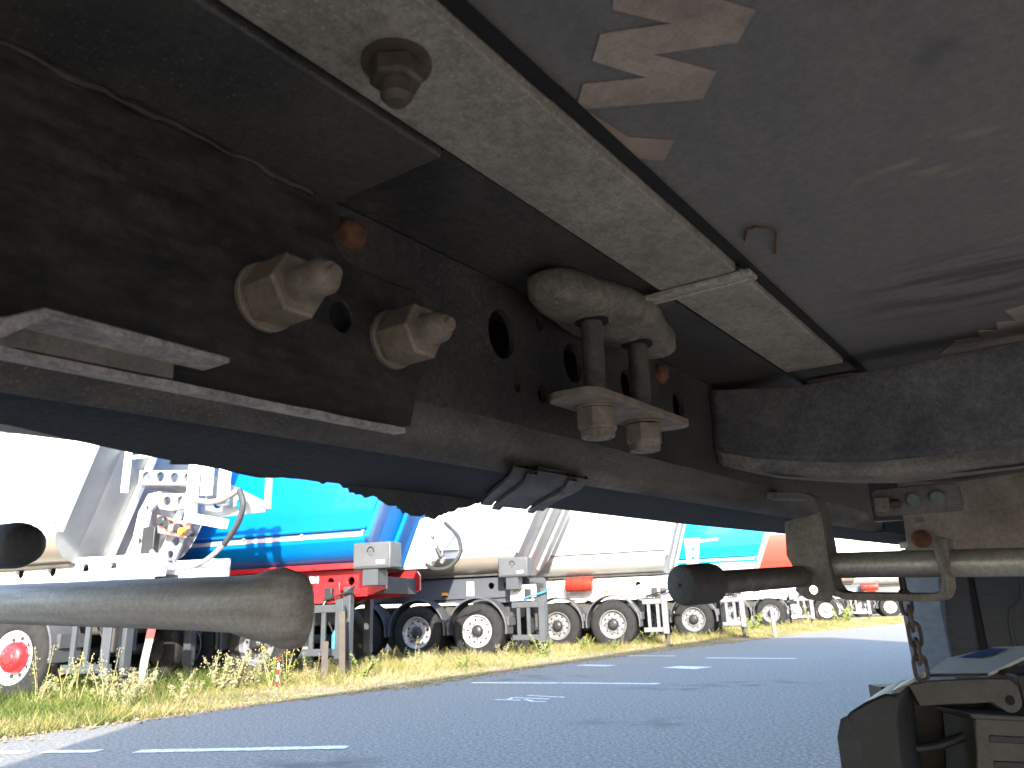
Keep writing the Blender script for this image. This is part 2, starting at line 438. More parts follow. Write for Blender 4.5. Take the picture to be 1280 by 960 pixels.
# lettering printed on the floor
Mp = [(.300, .140), (.322, .153), (.352, .132), (.335, .168), (.352, .183), (.387, .164), (.368, .199), (.3875, .2155), (.391, .211), (.429, .145), (.408, .128), (.369, .152), (.390, .108), (.371, .091), (.340, .110)]
MB().prism([(a, b) for a, b in Mp], H + .2988, H + .2996, 'z').build('lettering', M['print'], fl)
MB().prism([(.3885, .2165), (.460, .219), (.483, .197), (.463, .180), (.439, .204), (.392, .2115)], H + .2988, H + .2996, 'z').build('lettering', M['printrust'], fl)
M2 = [(1.225, .111), (1.164, .081), (1.169, .053), (1.132, .052), (1.15, .031), (1.109, .03), (1.117, .009), (1.061, .018), (1.04, -.03), (1.225, -.03)]
MB().prism(M2, H + .2988, H + .2996, 'z').build('lettering', M['print'], fl)
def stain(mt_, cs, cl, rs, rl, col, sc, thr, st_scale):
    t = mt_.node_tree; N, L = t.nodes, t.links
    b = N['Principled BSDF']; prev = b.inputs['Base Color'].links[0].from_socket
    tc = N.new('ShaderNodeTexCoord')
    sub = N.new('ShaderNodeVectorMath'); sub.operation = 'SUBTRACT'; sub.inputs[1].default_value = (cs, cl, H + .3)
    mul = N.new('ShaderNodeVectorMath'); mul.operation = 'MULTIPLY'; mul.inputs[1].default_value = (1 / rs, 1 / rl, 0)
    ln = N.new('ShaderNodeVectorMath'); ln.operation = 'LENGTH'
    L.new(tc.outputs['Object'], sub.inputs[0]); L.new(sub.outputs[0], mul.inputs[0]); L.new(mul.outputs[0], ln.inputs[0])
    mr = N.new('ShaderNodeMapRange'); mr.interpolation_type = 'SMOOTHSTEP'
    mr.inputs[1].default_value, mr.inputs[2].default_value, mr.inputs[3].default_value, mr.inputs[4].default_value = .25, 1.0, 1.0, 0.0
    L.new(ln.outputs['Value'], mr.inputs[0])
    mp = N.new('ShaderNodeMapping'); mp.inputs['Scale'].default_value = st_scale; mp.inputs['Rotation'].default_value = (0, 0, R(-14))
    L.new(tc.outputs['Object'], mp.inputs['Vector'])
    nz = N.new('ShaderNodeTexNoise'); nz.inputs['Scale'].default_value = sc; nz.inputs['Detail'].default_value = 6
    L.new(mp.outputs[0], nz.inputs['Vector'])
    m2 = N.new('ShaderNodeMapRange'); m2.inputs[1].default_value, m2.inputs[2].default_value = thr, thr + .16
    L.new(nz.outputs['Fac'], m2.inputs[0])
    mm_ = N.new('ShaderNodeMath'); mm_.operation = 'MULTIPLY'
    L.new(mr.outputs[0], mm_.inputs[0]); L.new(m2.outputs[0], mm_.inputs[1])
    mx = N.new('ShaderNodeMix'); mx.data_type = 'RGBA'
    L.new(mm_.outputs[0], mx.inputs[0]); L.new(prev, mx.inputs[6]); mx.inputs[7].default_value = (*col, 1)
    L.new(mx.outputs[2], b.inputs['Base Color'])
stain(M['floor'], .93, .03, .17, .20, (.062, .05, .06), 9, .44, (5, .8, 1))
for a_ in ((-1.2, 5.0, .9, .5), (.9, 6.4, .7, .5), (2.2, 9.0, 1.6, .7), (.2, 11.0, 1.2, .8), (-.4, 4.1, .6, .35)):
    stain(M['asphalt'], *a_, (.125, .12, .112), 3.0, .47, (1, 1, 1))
stain(M['floor'], .36, .02, .05, .07, (.07, .062, .068), 14, .48, (3, 1, 1))
stain(M['floor'], .48, .012, .03, .02, (.06, .054, .06), 14, .35, (1, 1, 1))
stain(M['floor'], .62, .03, .06, .10, (.21, .165, .13), 22, .52, (3, 1, 1))
MB().tube([(.707, .184, H + .2985), (.680, .176, H + .2960), (.652, .167, H + .2955), (.641, .170, H + .2955), (.630, .178, H + .2955), (.631, .186, H + .2960), (.658, .197, H + .2985)], .0012, 8).build('wire_hook', M['rust'], T)
MB().box(S0, .36, .2110, .2185, H + .2925, H + .2985).build('edge_seal', M['black'], T)
MB().box(.36, S1, .2105, .2185, H + .2935, H + .2985).build('edge_seal', M['black'], T)
# steel strip beside the beam, in two lengths with a lap
MB().box(S0, .695, .2200, .3000, H + .285, H + .2985).build('floor_strip', M['strip'], T, .0012)
MB().box(.712, 1.13, .2200, .3000, H + .287, H + .2985).build('floor_strip', M['strip'], T, .0012)
MB().box(1.24, S1, .2200, .3000, H + .287, H + .2985).build('floor_strip', M['strip'], T, .0012)
lap = MB()
for i in range(3):
    lap.box(.692 + i * .008, .6985 + i * .008, .206, .326, H + .2795 + .001 * (i % 2), H + .2845)
lap.build('lap_joint', M['lap'], T, .001)
# bolt through the strip
def bolt_down(s, l, z, r, hn, stud, mt_n, mt_s, name='strip_bolt'):
    b = MB().revolve([(0, r * 1.28), (-.003, r * 1.28)], 24, 'z', (s, l, z)).build(name, mt_s, T)
    MB().revolve([(-.0031, r), (-hn, r), (-hn - .002, r * .86)], 6, 'z', (s, l, z)).build('nut', mt_n, b, .0008, 25)
    MB().revolve([(-hn - .0021, r * .60), (-stud + .004, r * .58), (-stud, r * .36)], 20, 'z', (s, l, z)).build('stud', mt_s, b)
bolt_down(.268, .262, H + .285, .0155, .013, .027, M['nutdark'], M['nutdark'])
# top flange plates
MB().box(S0, .358, .306, .4185, H + .2835, H + .2985).build('top_flange', M['flangeplate'], T, .002)
MB().box(.360, S1, .306, .4185, H + .2905, H + .2984).build('top_flange', M['beam'], T)
# weld bead between flange plate and doubler
pts = [(-.5 + .86 * i / 90, .4095 + .0012 * math.sin(i * 2.3) + random.uniform(-.0012, .0012), H + .2815 + random.uniform(-.0015, .0015)) for i in range(88)]
MB().tube(pts, [random.uniform(.0018, .0042) for _ in pts], 8).build('weld_bead', M['doubler'], T)
# main beam web with real holes
holes = [(.579, .236, .0255), (.714, .236, .0235), (.846, .236, .021), (1.001, .234, .022), (.649, .265, .009), (.648, .187, .0095), (.603, .187, .0055), (.745, .187, .0065), (.364, .194, .0125)]
web_holes = [circle(s, H + t, r * .86, 22, r) for s, t, r in holes if s != .364]
wb = MB().prism([(S0, H + .1481), (2.4, H + .1481), (2.4, H + .2904), (S0, H + .2904)], .4200, .4270, 'y', web_holes).build('main_beam', M['beam'], T)
for s, t, r in holes:
    if r < .012 or s == .364: continue
    MB().revolve([(.4185, r * 1.02), (.4185, r * 1.10), (.4200, r * 1.10)], 24, 'y', (s, 0, H + t)).v  # (rolled lip measured, too thin to show)
# lower bend and flange, lofted along the beam with a varying outer edge
st = [(-.6, .47), (-.2, .48), (.05, .495), (.19, .522), (.25, .55), (.32, .578), (.39, .597), (.47, .606), (.7, .61), (1.5, .64), (2.4, .63)]
vs, fs = [], []
ring = []
for s, lo in st:
    pr_ = [(.4200, .1480)]
    for k in range(1, 7):
        a = R(90 * k / 6)
        pr_.append((.4200 + .043 * (1 - math.cos(a)), .1480 - .043 * math.sin(a)))
    pr_ += [(.50 if lo > .52 else lo - .03, .1048), (lo, .1040), (lo, .1080), (.45, .1100)]
    ring.append([(s, a, H + b) for a, b in pr_])
k = len(ring[0])
vs = [p for r_ in ring for p in r_]
fs = [(i * k + j, i * k + j + 1, (i + 1) * k + j + 1, (i + 1) * k + j) for i in range(len(st) - 1) for j in range(k - 1)]
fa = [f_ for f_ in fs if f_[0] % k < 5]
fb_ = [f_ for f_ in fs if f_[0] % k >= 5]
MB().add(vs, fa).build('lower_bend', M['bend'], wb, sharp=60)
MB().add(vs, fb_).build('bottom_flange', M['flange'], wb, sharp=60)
MB().box(S0, 2.4, .505, .512, H + .1101, H + .2983).build('dark_hole_backing', M['black'], wb)  # added black plate, makes the web holes look dark inside
# far length of the beam
fb = MB()
fb.box(2.4, S1, .4205, .4265, H + .125, H + .2904)
fb.box(2.4, S1, .4275, .62, H + .1045, H + .1085)
fb.box(2.4, S1, .4205, .4270, H + .1045, H + .1245)
fb.build('beam_extension', M['flange'], T)
# rivets / rusty bolts in the web
def rusty(s, t, r, L0=.4199, out=.012):
    b = MB().revolve([(L0, r * 1.0), (L0 - out * .45, r * .98), (L0 - out * .8, r * .72), (L0 - out, r * .35)], 18, 'y', (s, 0, H + t))
    return b.build('rusty_bolt', M['rust'], T)
rusty(.379, .268, .0125)
rusty(.945, .270, .014)
rusty(.742, .283, .008, .37, .004)
rusty(1.25, .270, .012)
# doubler plate with notch
dp = [(-.6, .118), (.418, .117), (.440, .122), (.449, .159), (.468, .200), (.455, .232), (.442, .239), (.409, .237), (.380, .238), (.367, .240), (.358, .246), (.354, .256), (.3535, .283), (-.6, .283)]
MB().prism([(a, H + b) for a, b in dp], .4105, .4196, 'y', [circle(.364, H + .194, .0105, 20, .0118)]).build('doubler_plate', M['doubler'], T, .0012)
MB().box(.34, .39, .4192, .4199, H + .175, H + .212).build('plate_hole', M['black'], T)
# ledge below the doubler and the angle bracket, bounce light in their pale colour
e = []
for i in range(60):
    s = -.6 + 1.02 * i / 59
    e.append((s, random.uniform(-.0012, .0012)))
lv = [(s, .3985 + j, H + .1120) for s, j in e] + [(s, .4104, H + .1125) for s, j in e] + [(s, .4104, H + .1168) for s, j in e] + [(s, .3985 + j, H + .1160) for s, j in e]
kk = len(e)
MB().add(lv, [(a * kk + i, a * kk + i + 1, ((a + 1) % 4) * kk + i + 1, ((a + 1) % 4) * kk + i) for a in range(4) for i in range(kk - 1)] + [(0, kk, 2 * kk, 3 * kk), (kk - 1, 2 * kk - 1, 3 * kk - 1, 4 * kk - 1)]).build('bounce_lit_ledge', M['ledge'], T)
br = MB().prism([(-.35, H + .0995), (.118, H + .1105), (.136, H + .1150), (.150, H + .1265), (.2485, H + .1255), (.2485, H + .1290), (.149, H + .1315), (.134, H + .1230), (.116, H + .1165), (-.35, H + .1055)], .372, .398, 'y').build('angle_bracket', M['ledge'], T, .001)
MB().prism([(-.35, H + .1055), (.116, H + .1130), (.150, H + .1170), (.230, H + .1175), (.2300, H + .1285), (.149, H + .1310), (.134, H + .1230), (-.35, H + .1056)], .3985, .4098, 'y').build('bracket_web', M['plate'], br)
# two large nuts with studs
def big_nut(s, t, tip_l, rot):
    b = MB().revolve([(.4104, .0240), (.4072, .0240), (.4062, .0232)], 28, 'y', (s, 0, H + t)).build('washer', M['nut'], T)
    nb = MB()
    c = []
    for a_, r_ in ((.4061, .0215), (.4050, .0225), (.3760, .0225), (.3742, .0205)):
        for k in range(6):
            an = R(60 * k + rot)
            c.append((s + r_ * math.cos(an), a_, H + t + r_ * math.sin(an)))
    nb.add(c, [(i * 6 + k, i * 6 + (k + 1) % 6, (i + 1) * 6 + (k + 1) % 6, (i + 1) * 6 + k) for i in range(3) for k in range(6)] + [tuple(range(6)), tuple(18 + k for k in range(6))])
    nb.build('nut', M['nut'], b, .0006, 20)
    th = [(.3741, .0122)]
    th += [(tip_l + .0105, .0120), (tip_l + .0045, .0078), (tip_l + .0040, .0052), (tip_l, .0045)]
    MB().revolve(th, 28, 'y', (s, 0, H + t)).build('stud', M['nut'], b)
big_nut(.2975, .1890, .340, 0)
big_nut(.4171, .1885, .348, 0)
# cast clamp with two rods, bottom plate and nuts
cl = []
for k in range(48):
    a = 2 * math.pi * k / 48
    x = math.cos(a); y = math.sin(a)
    s = .705 + .135 * (abs(x) ** .7) * (1 if x > 0 else -1)
    wd = .039 + .008 * math.cos(2 * (s - .705) / .135 * math.pi * .5) + .003 * math.cos((s - .705) / .135 * math.pi * 2)
    cl.append((s, .366 + wd * (abs(y) ** .75) * (1 if y > 0 else -1)))
cb = MB()
lay = [(.2903, .93), (.281, 1.04), (.268, 1.03), (.261, .94), (.258, .82)]
vs = [(.705 + (p[0] - .705) * k, .366 + (p[1] - .366) * k, H + z + (.004 * math.cos((p[0] - .705) / .135 * math.pi) if z < .28 else 0)) for z, k in lay for p in cl]
n_ = len(cl)
cb.add(vs, [(i * n_ + j, i * n_ + (j + 1) % n_, (i + 1) * n_ + (j + 1) % n_, (i + 1) * n_ + j) for i in range(len(lay) - 1) for j in range(n_)] + [tuple(range(n_)), tuple((len(lay) - 1) * n_ + j for j in range(n_))])
clamp = cb.build('clamp_casting', M['cast'], T, sharp=70)
for s in (.653, .756):
    MB().revolve([(.2560, .0175), (.2535, .0175)], 22, 'z', (s, .360, H)).build('socket', M['black'], clamp)
    MB().tube([(s, .360, H + .262), (s - .0005, .360, H + .172)], .0112, 20).build('clamp_rod', M['rod'], T)
bpl = MB().prism([(s, l) for s, l in rounded(.598, .826, .330, .388, .018)], H + .1655, H + .1735, 'z').build('clamp_plate', M['nut'], T, .0015)
for s, dz in ((.653, 0), (.756, -.001)):
    b = MB().revolve([(.1650, .0215), (.1630, .0215)], 24, 'z', (s, .360, H)).build('washer', M['nut'], T)
    nb = MB()
    c = []
    for a_, r_ in ((.1629, .0205), (.1435, .0205), (.1415, .0188)):
        for k in range(6):
            an = R(60 * k + 17)
            c.append((s + r_ * math.cos(an), .360 + r_ * math.sin(an), H + a_ + dz))
    nb.add(c, [(i * 6 + k, i * 6 + (k + 1) % 6, (i + 1) * 6 + (k + 1) % 6, (i + 1) * 6 + k) for i in range(2) for k in range(6)] + [tuple(range(6)), tuple(12 + k for k in range(6))])
    nb.build('nut', M['nut'], b, .0006, 20)
    MB().revolve([(.1414 + dz, .0172), (.1345 + dz, .0165), (.1335 + dz, .0145), (.1350 + dz, .0115), (.1350 + dz, .011), (.1325 + dz, .0095)], 24, 'z', (s, .360, H)).build('lock_collar', M['nut'], b)
# spring clip on the flange underside, with two slots
cp = []
for s0_ in (.64, .80):
    pass
clip = MB()
prof = [(.424, .1075), (.440, .1000), (.47, .0985), (.50, .0985), (.53, .0975), (.565, .0955), (.585, .0930)]
sl = [(.600, .622), (.623, .640), (.641, .700), (.701, .716), (.717, .740)]
for a, b in sl:
    dz = .0045 if (a, b) in ((.623, .640), (.701, .716)) else 0
    v = []
    for s in (a, b):
        for (L, z) in prof:
            v.append((s + (L - .425) * .95, L, H + z - dz))
    kk = len(prof)
    clip.add(v + [(x, y, z + .004) for x, y, z in v], [(i, i + 1, kk + i + 1, kk + i) for i in range(kk - 1)] + [(2 * kk + i, 2 * kk + i + 1, 3 * kk + i + 1, 3 * kk + i) for i in range(kk - 1)] + [(i, i + 1, 2 * kk + i + 1, 2 * kk + i) for i in range(kk - 1)] + [(kk + i, kk + i + 1, 3 * kk + i + 1, 3 * kk + i) for i in range(kk - 1)])
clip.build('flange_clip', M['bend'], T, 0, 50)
# torn rubber flap hanging behind the flange
fp = [(.36, .108), (.45, .1045), (.505, .107), (.528, .1035), (.548, .108), (.566, .097), (.583, .094), (.600, .095), (.618, .090), (.636, .086), (.646, .080), (.664, .077), (.682, .0795), (.700, .0765), (.716, .082), (.735, .088), (.770, .095), (.80, .104), (.84, .109)]
jag = []
for i in range(len(fp) - 1):
    for j in range(4):
        a, b = fp[i], fp[i + 1]
        jag.append((a[0] + (b[0] - a[0]) * j / 4 + random.uniform(-.001, .001), a[1] + (b[1] - a[1]) * j / 4 + random.uniform(-.0022, .0022)))
poly = [(s, H + t) for s, t in jag] + [(.84, H + .125), (.36, H + .125)]
MB().prism(poly, .6135, .6165, 'y').build('torn_flap', M['flap'], T)
# outer side rail, cross rails over the beam, walls and roof of the body
MB().box(S0, S1, LL - .05, LL - .002, H + .20, H + .2995).build('side_rail', M['beam'], T)
MB().box(S0, S1, LR + .002, LR + .05, H + .20, H + .2995).build('side_rail', M['beam'], T)
MB().box(S0, S1, -.88, -.80, H + .105, H + .2995).build('second_beam', M['beam'], T)
for s in (-1.6, -.8, 2.6, 3.6, 4.6, 5.6, 6.6, 7.6, 8.6, 9.8, 11.0, 12.2):
    MB().box(s, s + .06, .435, LL - .052, H + .20, H + .2994).build('cross_rail', M['beam'], T)
body_top = 4.22
MB().box(S0, S1, LL + .002, LL + .03, H + .22, body_top - .03).build('side_curtain', M['curtain'], T)
MB().box(S0, S1, LR - .03, LR - .002, H + .22, body_top - .03).build('side_curtain', M['curtain'], T)
MB().box(S0, S1, LR - .03, LL + .03, body_top - .028, body_top).build('roof', M['white'], T)
MB().box(S0 - .04, S0 - .002, LR, LL, H + .2, body_top - .03).build('end_wall', M['white'], T)
MB().box(S1 + .002, S1 + .04, LR, LL, H + .2, body_top - .03).build('end_wall', M['white'], T)
# cross-member channel
XS = 1.130
stn = [(.4190, .2760, .1640), (.405, .2750, .1590), (.36, .2690, .1460), (.30, .2600, .1350), (.25, .2615, .1270), (.195, .2650, .1220), (.10, .2680, .1220), (0, .2710, .1250), (-.4, .2740, .128), (-.79, .2740, .128)]
ring = []
for L, zt, zb in stn:
    p = [(XS + .075, zt + .002), (XS + .006, zt), (XS - .003, zt - .002), (XS - .002, zt - .010), (XS, zt - .016), (XS, zb + .030)]
    for k in range(1, 7):
        a = R(90 * k / 6)
        p.append((XS + .026 * (1 - math.cos(a)), zb + .028 - .028 * math.sin(a)))
    p += [(XS + .11, zb + .001)]
    ring.append([(a, L, H + b) for a, b in p])
k = len(ring[0])
xm = MB().add([p for r_ in ring for p in r_], [(i * k + j, i * k + j + 1, (i + 1) * k + j + 1, (i + 1) * k + j) for i in range(len(stn) - 1) for j in range(k - 1)])
xf_all = xm.f
xm.f = [f_ for f_ in xf_all if f_[0] % k < 6]
xo = xm.build('cross_member', M['cross'], T, 0, 60)
xd = MB().add([p for r_ in ring for p in r_], [f_ for f_ in xf_all if f_[0] % k >= 6]).build('dusty_lower_edge', M['crossdust'], xo, 0, 60)
sm = xo.modifiers.new('thick', 'SOLIDIFY'); sm.thickness = .005; sm.offset = 1
MB().tube([(XS - .004, L, H + zt + .0005) for L, zt, zb in stn], .0028, 8).build('rusty_edge', M['edge_rust'], xo)
MB().box(XS + .002, XS + .1, .4125, .4175, H + .166, H + .262).build('end_tab', M['cross'], xo)
for L0_, L1_, sc in ((.355, .295, 1.172), (.115, -.10, 1.175)):
    zl = sorted((a, c_) for a, b_, c_ in stn)
    pts = circle(sc - .012, (L0_ + L1_) / 2, .017, 28, abs(L1_ - L0_) / 2)
    v = [(a, b_, H + float(np.interp(b_, [q_[0] for q_ in zl], [q_[1] for q_ in zl])) - .0062) for a, b_ in pts]
    MB().add(v, [tuple(range(len(v)))]).build('slot', M['black'], xo)
MB().tube([(XS + .15 + .01 * math.sin(i * 1.3), .2 - i * .03, H + .128 + .004 * math.cos(i)) for i in range(12)], .004, 8).build('cable', M['chain'], T)
# tan cross panel with a bolted plate
MB().box(1.600, 1.612, -.79, .2475, H + .0265, H + .175).build('cross_panel', M['tan'], T, .0015)
MB().box(1.6002, 1.64, .2495, .2990, H + .09, H + .20).build('panel_stop', M['beam'], T)
pl = MB().prism([(a, b) for a, b in rounded(.1470, .2930, H + .098, H + .148, .009)], 1.5905, 1.5995, 'x').build('bolt_plate', M['plate'], T, .0012)
for L in (.2235, .1845):
    MB().revolve([(1.5904, .0125), (1.5840, .0125), (1.5820, .0105)], 22, 'x', (0, L, H + .1245)).build('bolt_head', M['green_bolt'], pl)
nb = MB().bar((1.578, .262, H + .118), (1.578, .286, H + .118), .026, .026).build('side_nut', M['nut'], pl, .001)
MB().tube([(1.578, .245, H + .119), (1.578, .262, H + .119)], .0075, 14).build('side_stud', M['nutdark'], pl)
MB().revolve([(1.5995, .0165), (1.590, .0160), (1.584, .0105), (1.583, .004)], 22, 'x', (0, .222, H + .053)).build('rusty_bolt', M['rust'], T)
MB().box(1.5975, 1.5998, .213, .228, H + .083, H + .091).build('panel_mark', M['plate'], T)
# landing gear crank: bright tube along the cross direction, carrier, rubber grip
MB().tube([(1.40, .352, H + .0105), (1.40, -.6, H - .006)], .0212, 26).build('crank_tube', M['tube'], T)
cr = MB()
ro = [(.428, .1345), (.365, .1290), (.349, .1215), (.3425, .106), (.3385, .05), (.3365, -.020), (.328, -.0345), (.315, -.0395), (.20, -.0435), (.180, -.0425), (.1705, -.036), (.1660, -.02), (.1605, .028), (.1600, .044)]
def ribbon(mb, pts, a, b, th):
    out1, out2 = [], []
    for i, p in enumerate(pts):
        q0, q1 = pts[max(i - 1, 0)], pts[min(i + 1, len(pts) - 1)]
        d = Vector((q1[0] - q0[0], q1[1] - q0[1])).normalized()
        nn_ = Vector((-d.y, d.x)) * th / 2
        out1.append((p[0] + nn_.x, p[1] + nn_.y)); out2.append((p[0] - nn_.x, p[1] - nn_.y))
    k_ = len(pts)
    v = [(a, p[0], H + p[1]) for p in out1] + [(a, p[0], H + p[1]) for p in out2] + [(b, p[0], H + p[1]) for p in out2] + [(b, p[0], H + p[1]) for p in out1]
    f = [(g_ * k_ + i, g_ * k_ + i + 1, ((g_ + 1) % 4) * k_ + i + 1, ((g_ + 1) % 4) * k_ + i) for g_ in range(4) for i in range(k_ - 1)]
    f += [(0, k_, 2 * k_, 3 * k_), (k_ - 1, 2 * k_ - 1, 3 * k_ - 1, 4 * k_ - 1)]
    mb.add(v, f)
ribbon(cr, ro, 1.366, 1.430, .0115)
carrier = cr.build('crank_carrier', M['carrier'], T, .0012, 40)
fp_ = [(.396, H + .086), (.334, H + .100), (.332, H + .03), (.330, H - .030), (.340, H - .049), (.375, H - .043), (.392, H - .030), (.386, H - .004), (.400, H + .030)]
MB().prism(fp_, 1.362, 1.371, 'x', [circle(.363, H - .0285, .0075, 16)]).build('carrier_face', M['carrier'], carrier, .0012)
MB().tube(smooth_path([(1.374, .164, H + .046), (1.369, .168, H + .030), (1.366, .166, H + .0), (1.366, .160, H - .022), (1.369, .166, H - .038), (1.376, .180, H - .041)]), [.007] * 31, 12).build('carrier_hook', M['carrier'], carrier)
gd = Vector((1.07, .470, H - .0125)) - Vector((1.355, .378, H - .006))
p0 = Vector((1.355, .378, H - .006))
MB().tube([p0, p0 + gd * .72], .0175, 20).build('crank_shaft', M['rod'], T)
gp = [p0 + gd * k for k in (.74, .76, .79, .97, .99, 1.0)]
MB().tube(gp, [.024, .028, .0295, .0295, .028, .025], 28).build('crank_grip', M['rubber'], T, 0, 50)
MB().tube([p0 + gd * 1.0005, p0 + gd * 1.002], .003, 10).build('grip_dimple', M['black'], T)
# near crank bar on the left with flattened end
nv_ = MB()
rings = []
for L, z, ry, rz_ in ((1.25, -.007, .024, .0245), (.80, -.0105, .024, .0250), (.70, -.0115, .024, .0252), (.64, -.0125, .023, .0256), (.612, -.0135, .022, .0268), (.597, -.0130, .021, .0290), (.585, -.0128, .020, .0310), (.572, -.0138, .017, .0325), (.558, -.0160, .014, .0310), (.546, -.0165, .012, .0285), (.540, -.0165, .008, .022), (.537, -.0160, .003, .012)):
    n2 = 24
    rings.append([(.45 + ry * math.cos(2 * math.pi * k_ / n2), L, H + z + rz_ * math.sin(2 * math.pi * k_ / n2) * (1 if math.sin(2 * math.pi * k_ / n2) > 0 or L > .62 else 1.12)) for k_ in range(n2)])
nv_.add([p for r_ in rings for p in r_], [(i * 24 + j, i * 24 + (j + 1) % 24, (i + 1) * 24 + (j + 1) % 24, (i + 1) * 24 + j) for i in range(len(rings) - 1) for j in range(24)] + [tuple(range(24)), tuple((len(rings) - 1) * 24 + j for j in range(24))])
nv_.build('crank_bar', M['crank'], T, 0, 60)
MB().tube([(.31, .99, H + .050), (.302, .75, H + .044), (.3005, .731, H + .0435), (.3, .724, H + .0435)], [.020, .020, .017, .009], 22).build('bar_grip', M['rubber'], T, 0, 60)
# bogie at the far end, rear axles
tyre_p = [(-.19, .33), (-.195, .40), (-.195, .47), (-.17, .515), (-.13, .53), (.13, .53), (.17, .515), (.195, .47), (.195, .40), (.19, .33)]
for s in (9.2, 10.5, 11.8):
    for L in (LL - .22, LR + .22):
        MB().revolve([(L + a, r) for a, r in tyre_p], 36, 'y', (s, 0, .53)).build('wheel', M['tyre'], T)
    MB().tube([(s, LL - .3, .53), (s, LR + .3, .53)], .07, 14).build('axle', M['under'], T)

# unseen box trailers; the two a lane away are added to block sky glare
def row_trailer(s0, s1, label, wheels, b=-3.35):
    t = thing('box_trailer', label, 'trailer', (0, 0, 0), 0, 'box trailers parked alongside')
    t.matrix_world = mm
    a = b - 2.55
    for nm, bx_, mt_ in (('floor', (s0, s1, a, b, 1.13, 1.20), 'under'), ('roof', (s0, s1, a, b, 3.99, 4.02), 'white'), ('side_wall', (s0, s1, b - .03, b - .001, 1.201, 3.989), 'curtain'),
                         ('side_wall', (s0, s1, a + .001, a + .03, 1.201, 3.989), 'curtain'), ('end_wall', (s0, s0 + .04, a + .031, b - .031, 1.201, 3.989), 'white'), ('end_wall', (s1 - .04, s1, a + .031, b - .031, 1.201, 3.989), 'white'),
                         ('chassis_beam', (s0 + .3, s1 - .3, b - .75, b - .63, .90, 1.129), 'beam'), ('chassis_beam', (s0 + .3, s1 - .3, b - 1.92, b - 1.80, .90, 1.129), 'beam')):
        MB().box(*bx_).build(nm, M[mt_], t)
    for s in wheels:
        for L in (b - .22, a + .22):
            MB().revolve([(L + p, r) for p, r in tyre_p], 36, 'y', (s, 0, .53)).build('wheel', M['tyre'], t)
        MB().tube([(s, b - .3, .53), (s, a + .3, .53)], .07, 14).build('axle', M['under'], t)
    for L in (b - .6, a + .6):
        lg = MB().box(s0 + 2.6, s0 + 2.75, L - .07, L + .07, .06, 1.129).build('landing_leg', M['guard'], t)
        MB().box(s0 + 2.52, s0 + 2.83, L - .15, L + .15, .0, .0595).build('foot_plate', M['guard'], lg)
row_trailer(-15.5, -1.9, 'added unseen grey sided box trailer blocking low sky glare behind the cargo trailer', (-4.5, -5.8, -7.1), -9.5)
row_trailer(-.5, 13.1, 'added unseen grey sided box trailer blocking low sky glare abreast of the cargo trailer', (10.5, 9.2, 7.9), -9.5)
row_trailer(10.6, 24.2, 'grey sided box trailer parked further along beside the cargo trailer', (21.4, 20.1, 18.8))

# grey panel at the right (storage locker side), plastic housing and chain are things of their own
lk = thing('locker', 'blue grey plastic locker with black seam behind the bright crank tube', 'locker', (1.40, 2.6, 0))
lk.rotation_euler = (0, 0, R(-12))
MB().prism([(-.02, .20), (.045, .20), (.06, .62), (.075, 1.02), (-.005, 1.02), (-.03, .80)], 0, .5, 'y').build('side_post', M['greyplastic'], lk, .012)
MB().box(.062, .085, .012, .5, .20, 1.02).build('seam', M['black'], lk)
lp = MB().box(.087, .9, 0.004, .5, .20, 1.02).build('panel', M['greyplastic'], lk, .006)
MB().tube([(.215, .003, 1.0), (.222, .003, .86), (.215, .003, .82), (.175, .003, .79), (.165, .003, .75), (.165, .003, .3)], .007, 8).build('ridge', M['greyplastic'], lp, 0, 60)
MB().box(-.01, .06, .1, .45, 1.021, 1.13).build('hanger', M['beam'], lk)
MB().box(.1, .16, .02, .48, .0, .199).build('foot', M['beam'], lk)
MB().box(.8, .86, .02, .48, .0, .199).build('foot', M['beam'], lk)

hs = thing('plastic_housing', 'dark plastic housing with pale top plate and blue sticker below the chain', 'housing', (.80, 1.5, 0))
shl = MB().prism([(-.177, .677), (-.215, .664), (-.242, .650), (-.258, .634), (-.266, .612), (-.269, .40), (-.176, .40), (-.165, .635), (-.153, .673)], -.08, .16, 'y').shear_x(.62, -.08).build('end_cover', M['housing'], hs, .008)
MB().prism([(-.2600, .640), (-.2480, .645), (-.2320, .606), (-.2330, .41), (-.2705, .41), (-.2700, .612)], -.0835, -.0808, 'y').build('cover_edge', M['greyplastic'], shl, .001)
tp = MB()
top = [(-.165, -.075, .679), (-.10, .02, .684), (-.012, .112, .6905), (.093, .073, .6905), (.47, .45, .716), (.35, .47, .714), (.147, .31, .704)]
n_ = len(top)
tp.add([(x, y, z) for x, y, z in top] + [(x, y, z - .006) for x, y, z in top], [(0, 1, 2), (2, 3, 6), (3, 4, 5, 6)] + [(n_ + 2, n_ + 1, n_), (n_ + 6, n_ + 3, n_ + 2), (n_ + 6, n_ + 5, n_ + 4, n_ + 3)] + [(i, (i + 1) % n_, n_ + (i + 1) % n_, n_ + i) for i in range(n_) if i not in (2,)])
tp.add([(-.165, -.075, .679), (-.15, -.075, .6765), (-.04, .085, .6835), (-.012, .112, .6905), (-.10, .02, .684)], [(0, 1, 2, 3, 4)])
tpo = tp.build('top_plate', M['topplate'], hs)
def tz(x, y):
    return .7045 + .0125 * (y - .31) / .16 * .9
MB().add([(.165, .300, .7050), (.205, .280, .7045), (.345, .412, .7135), (.310, .432, .7140)], [(0, 1, 2, 3)]).build('sticker', M['blue_sticker'], tpo)
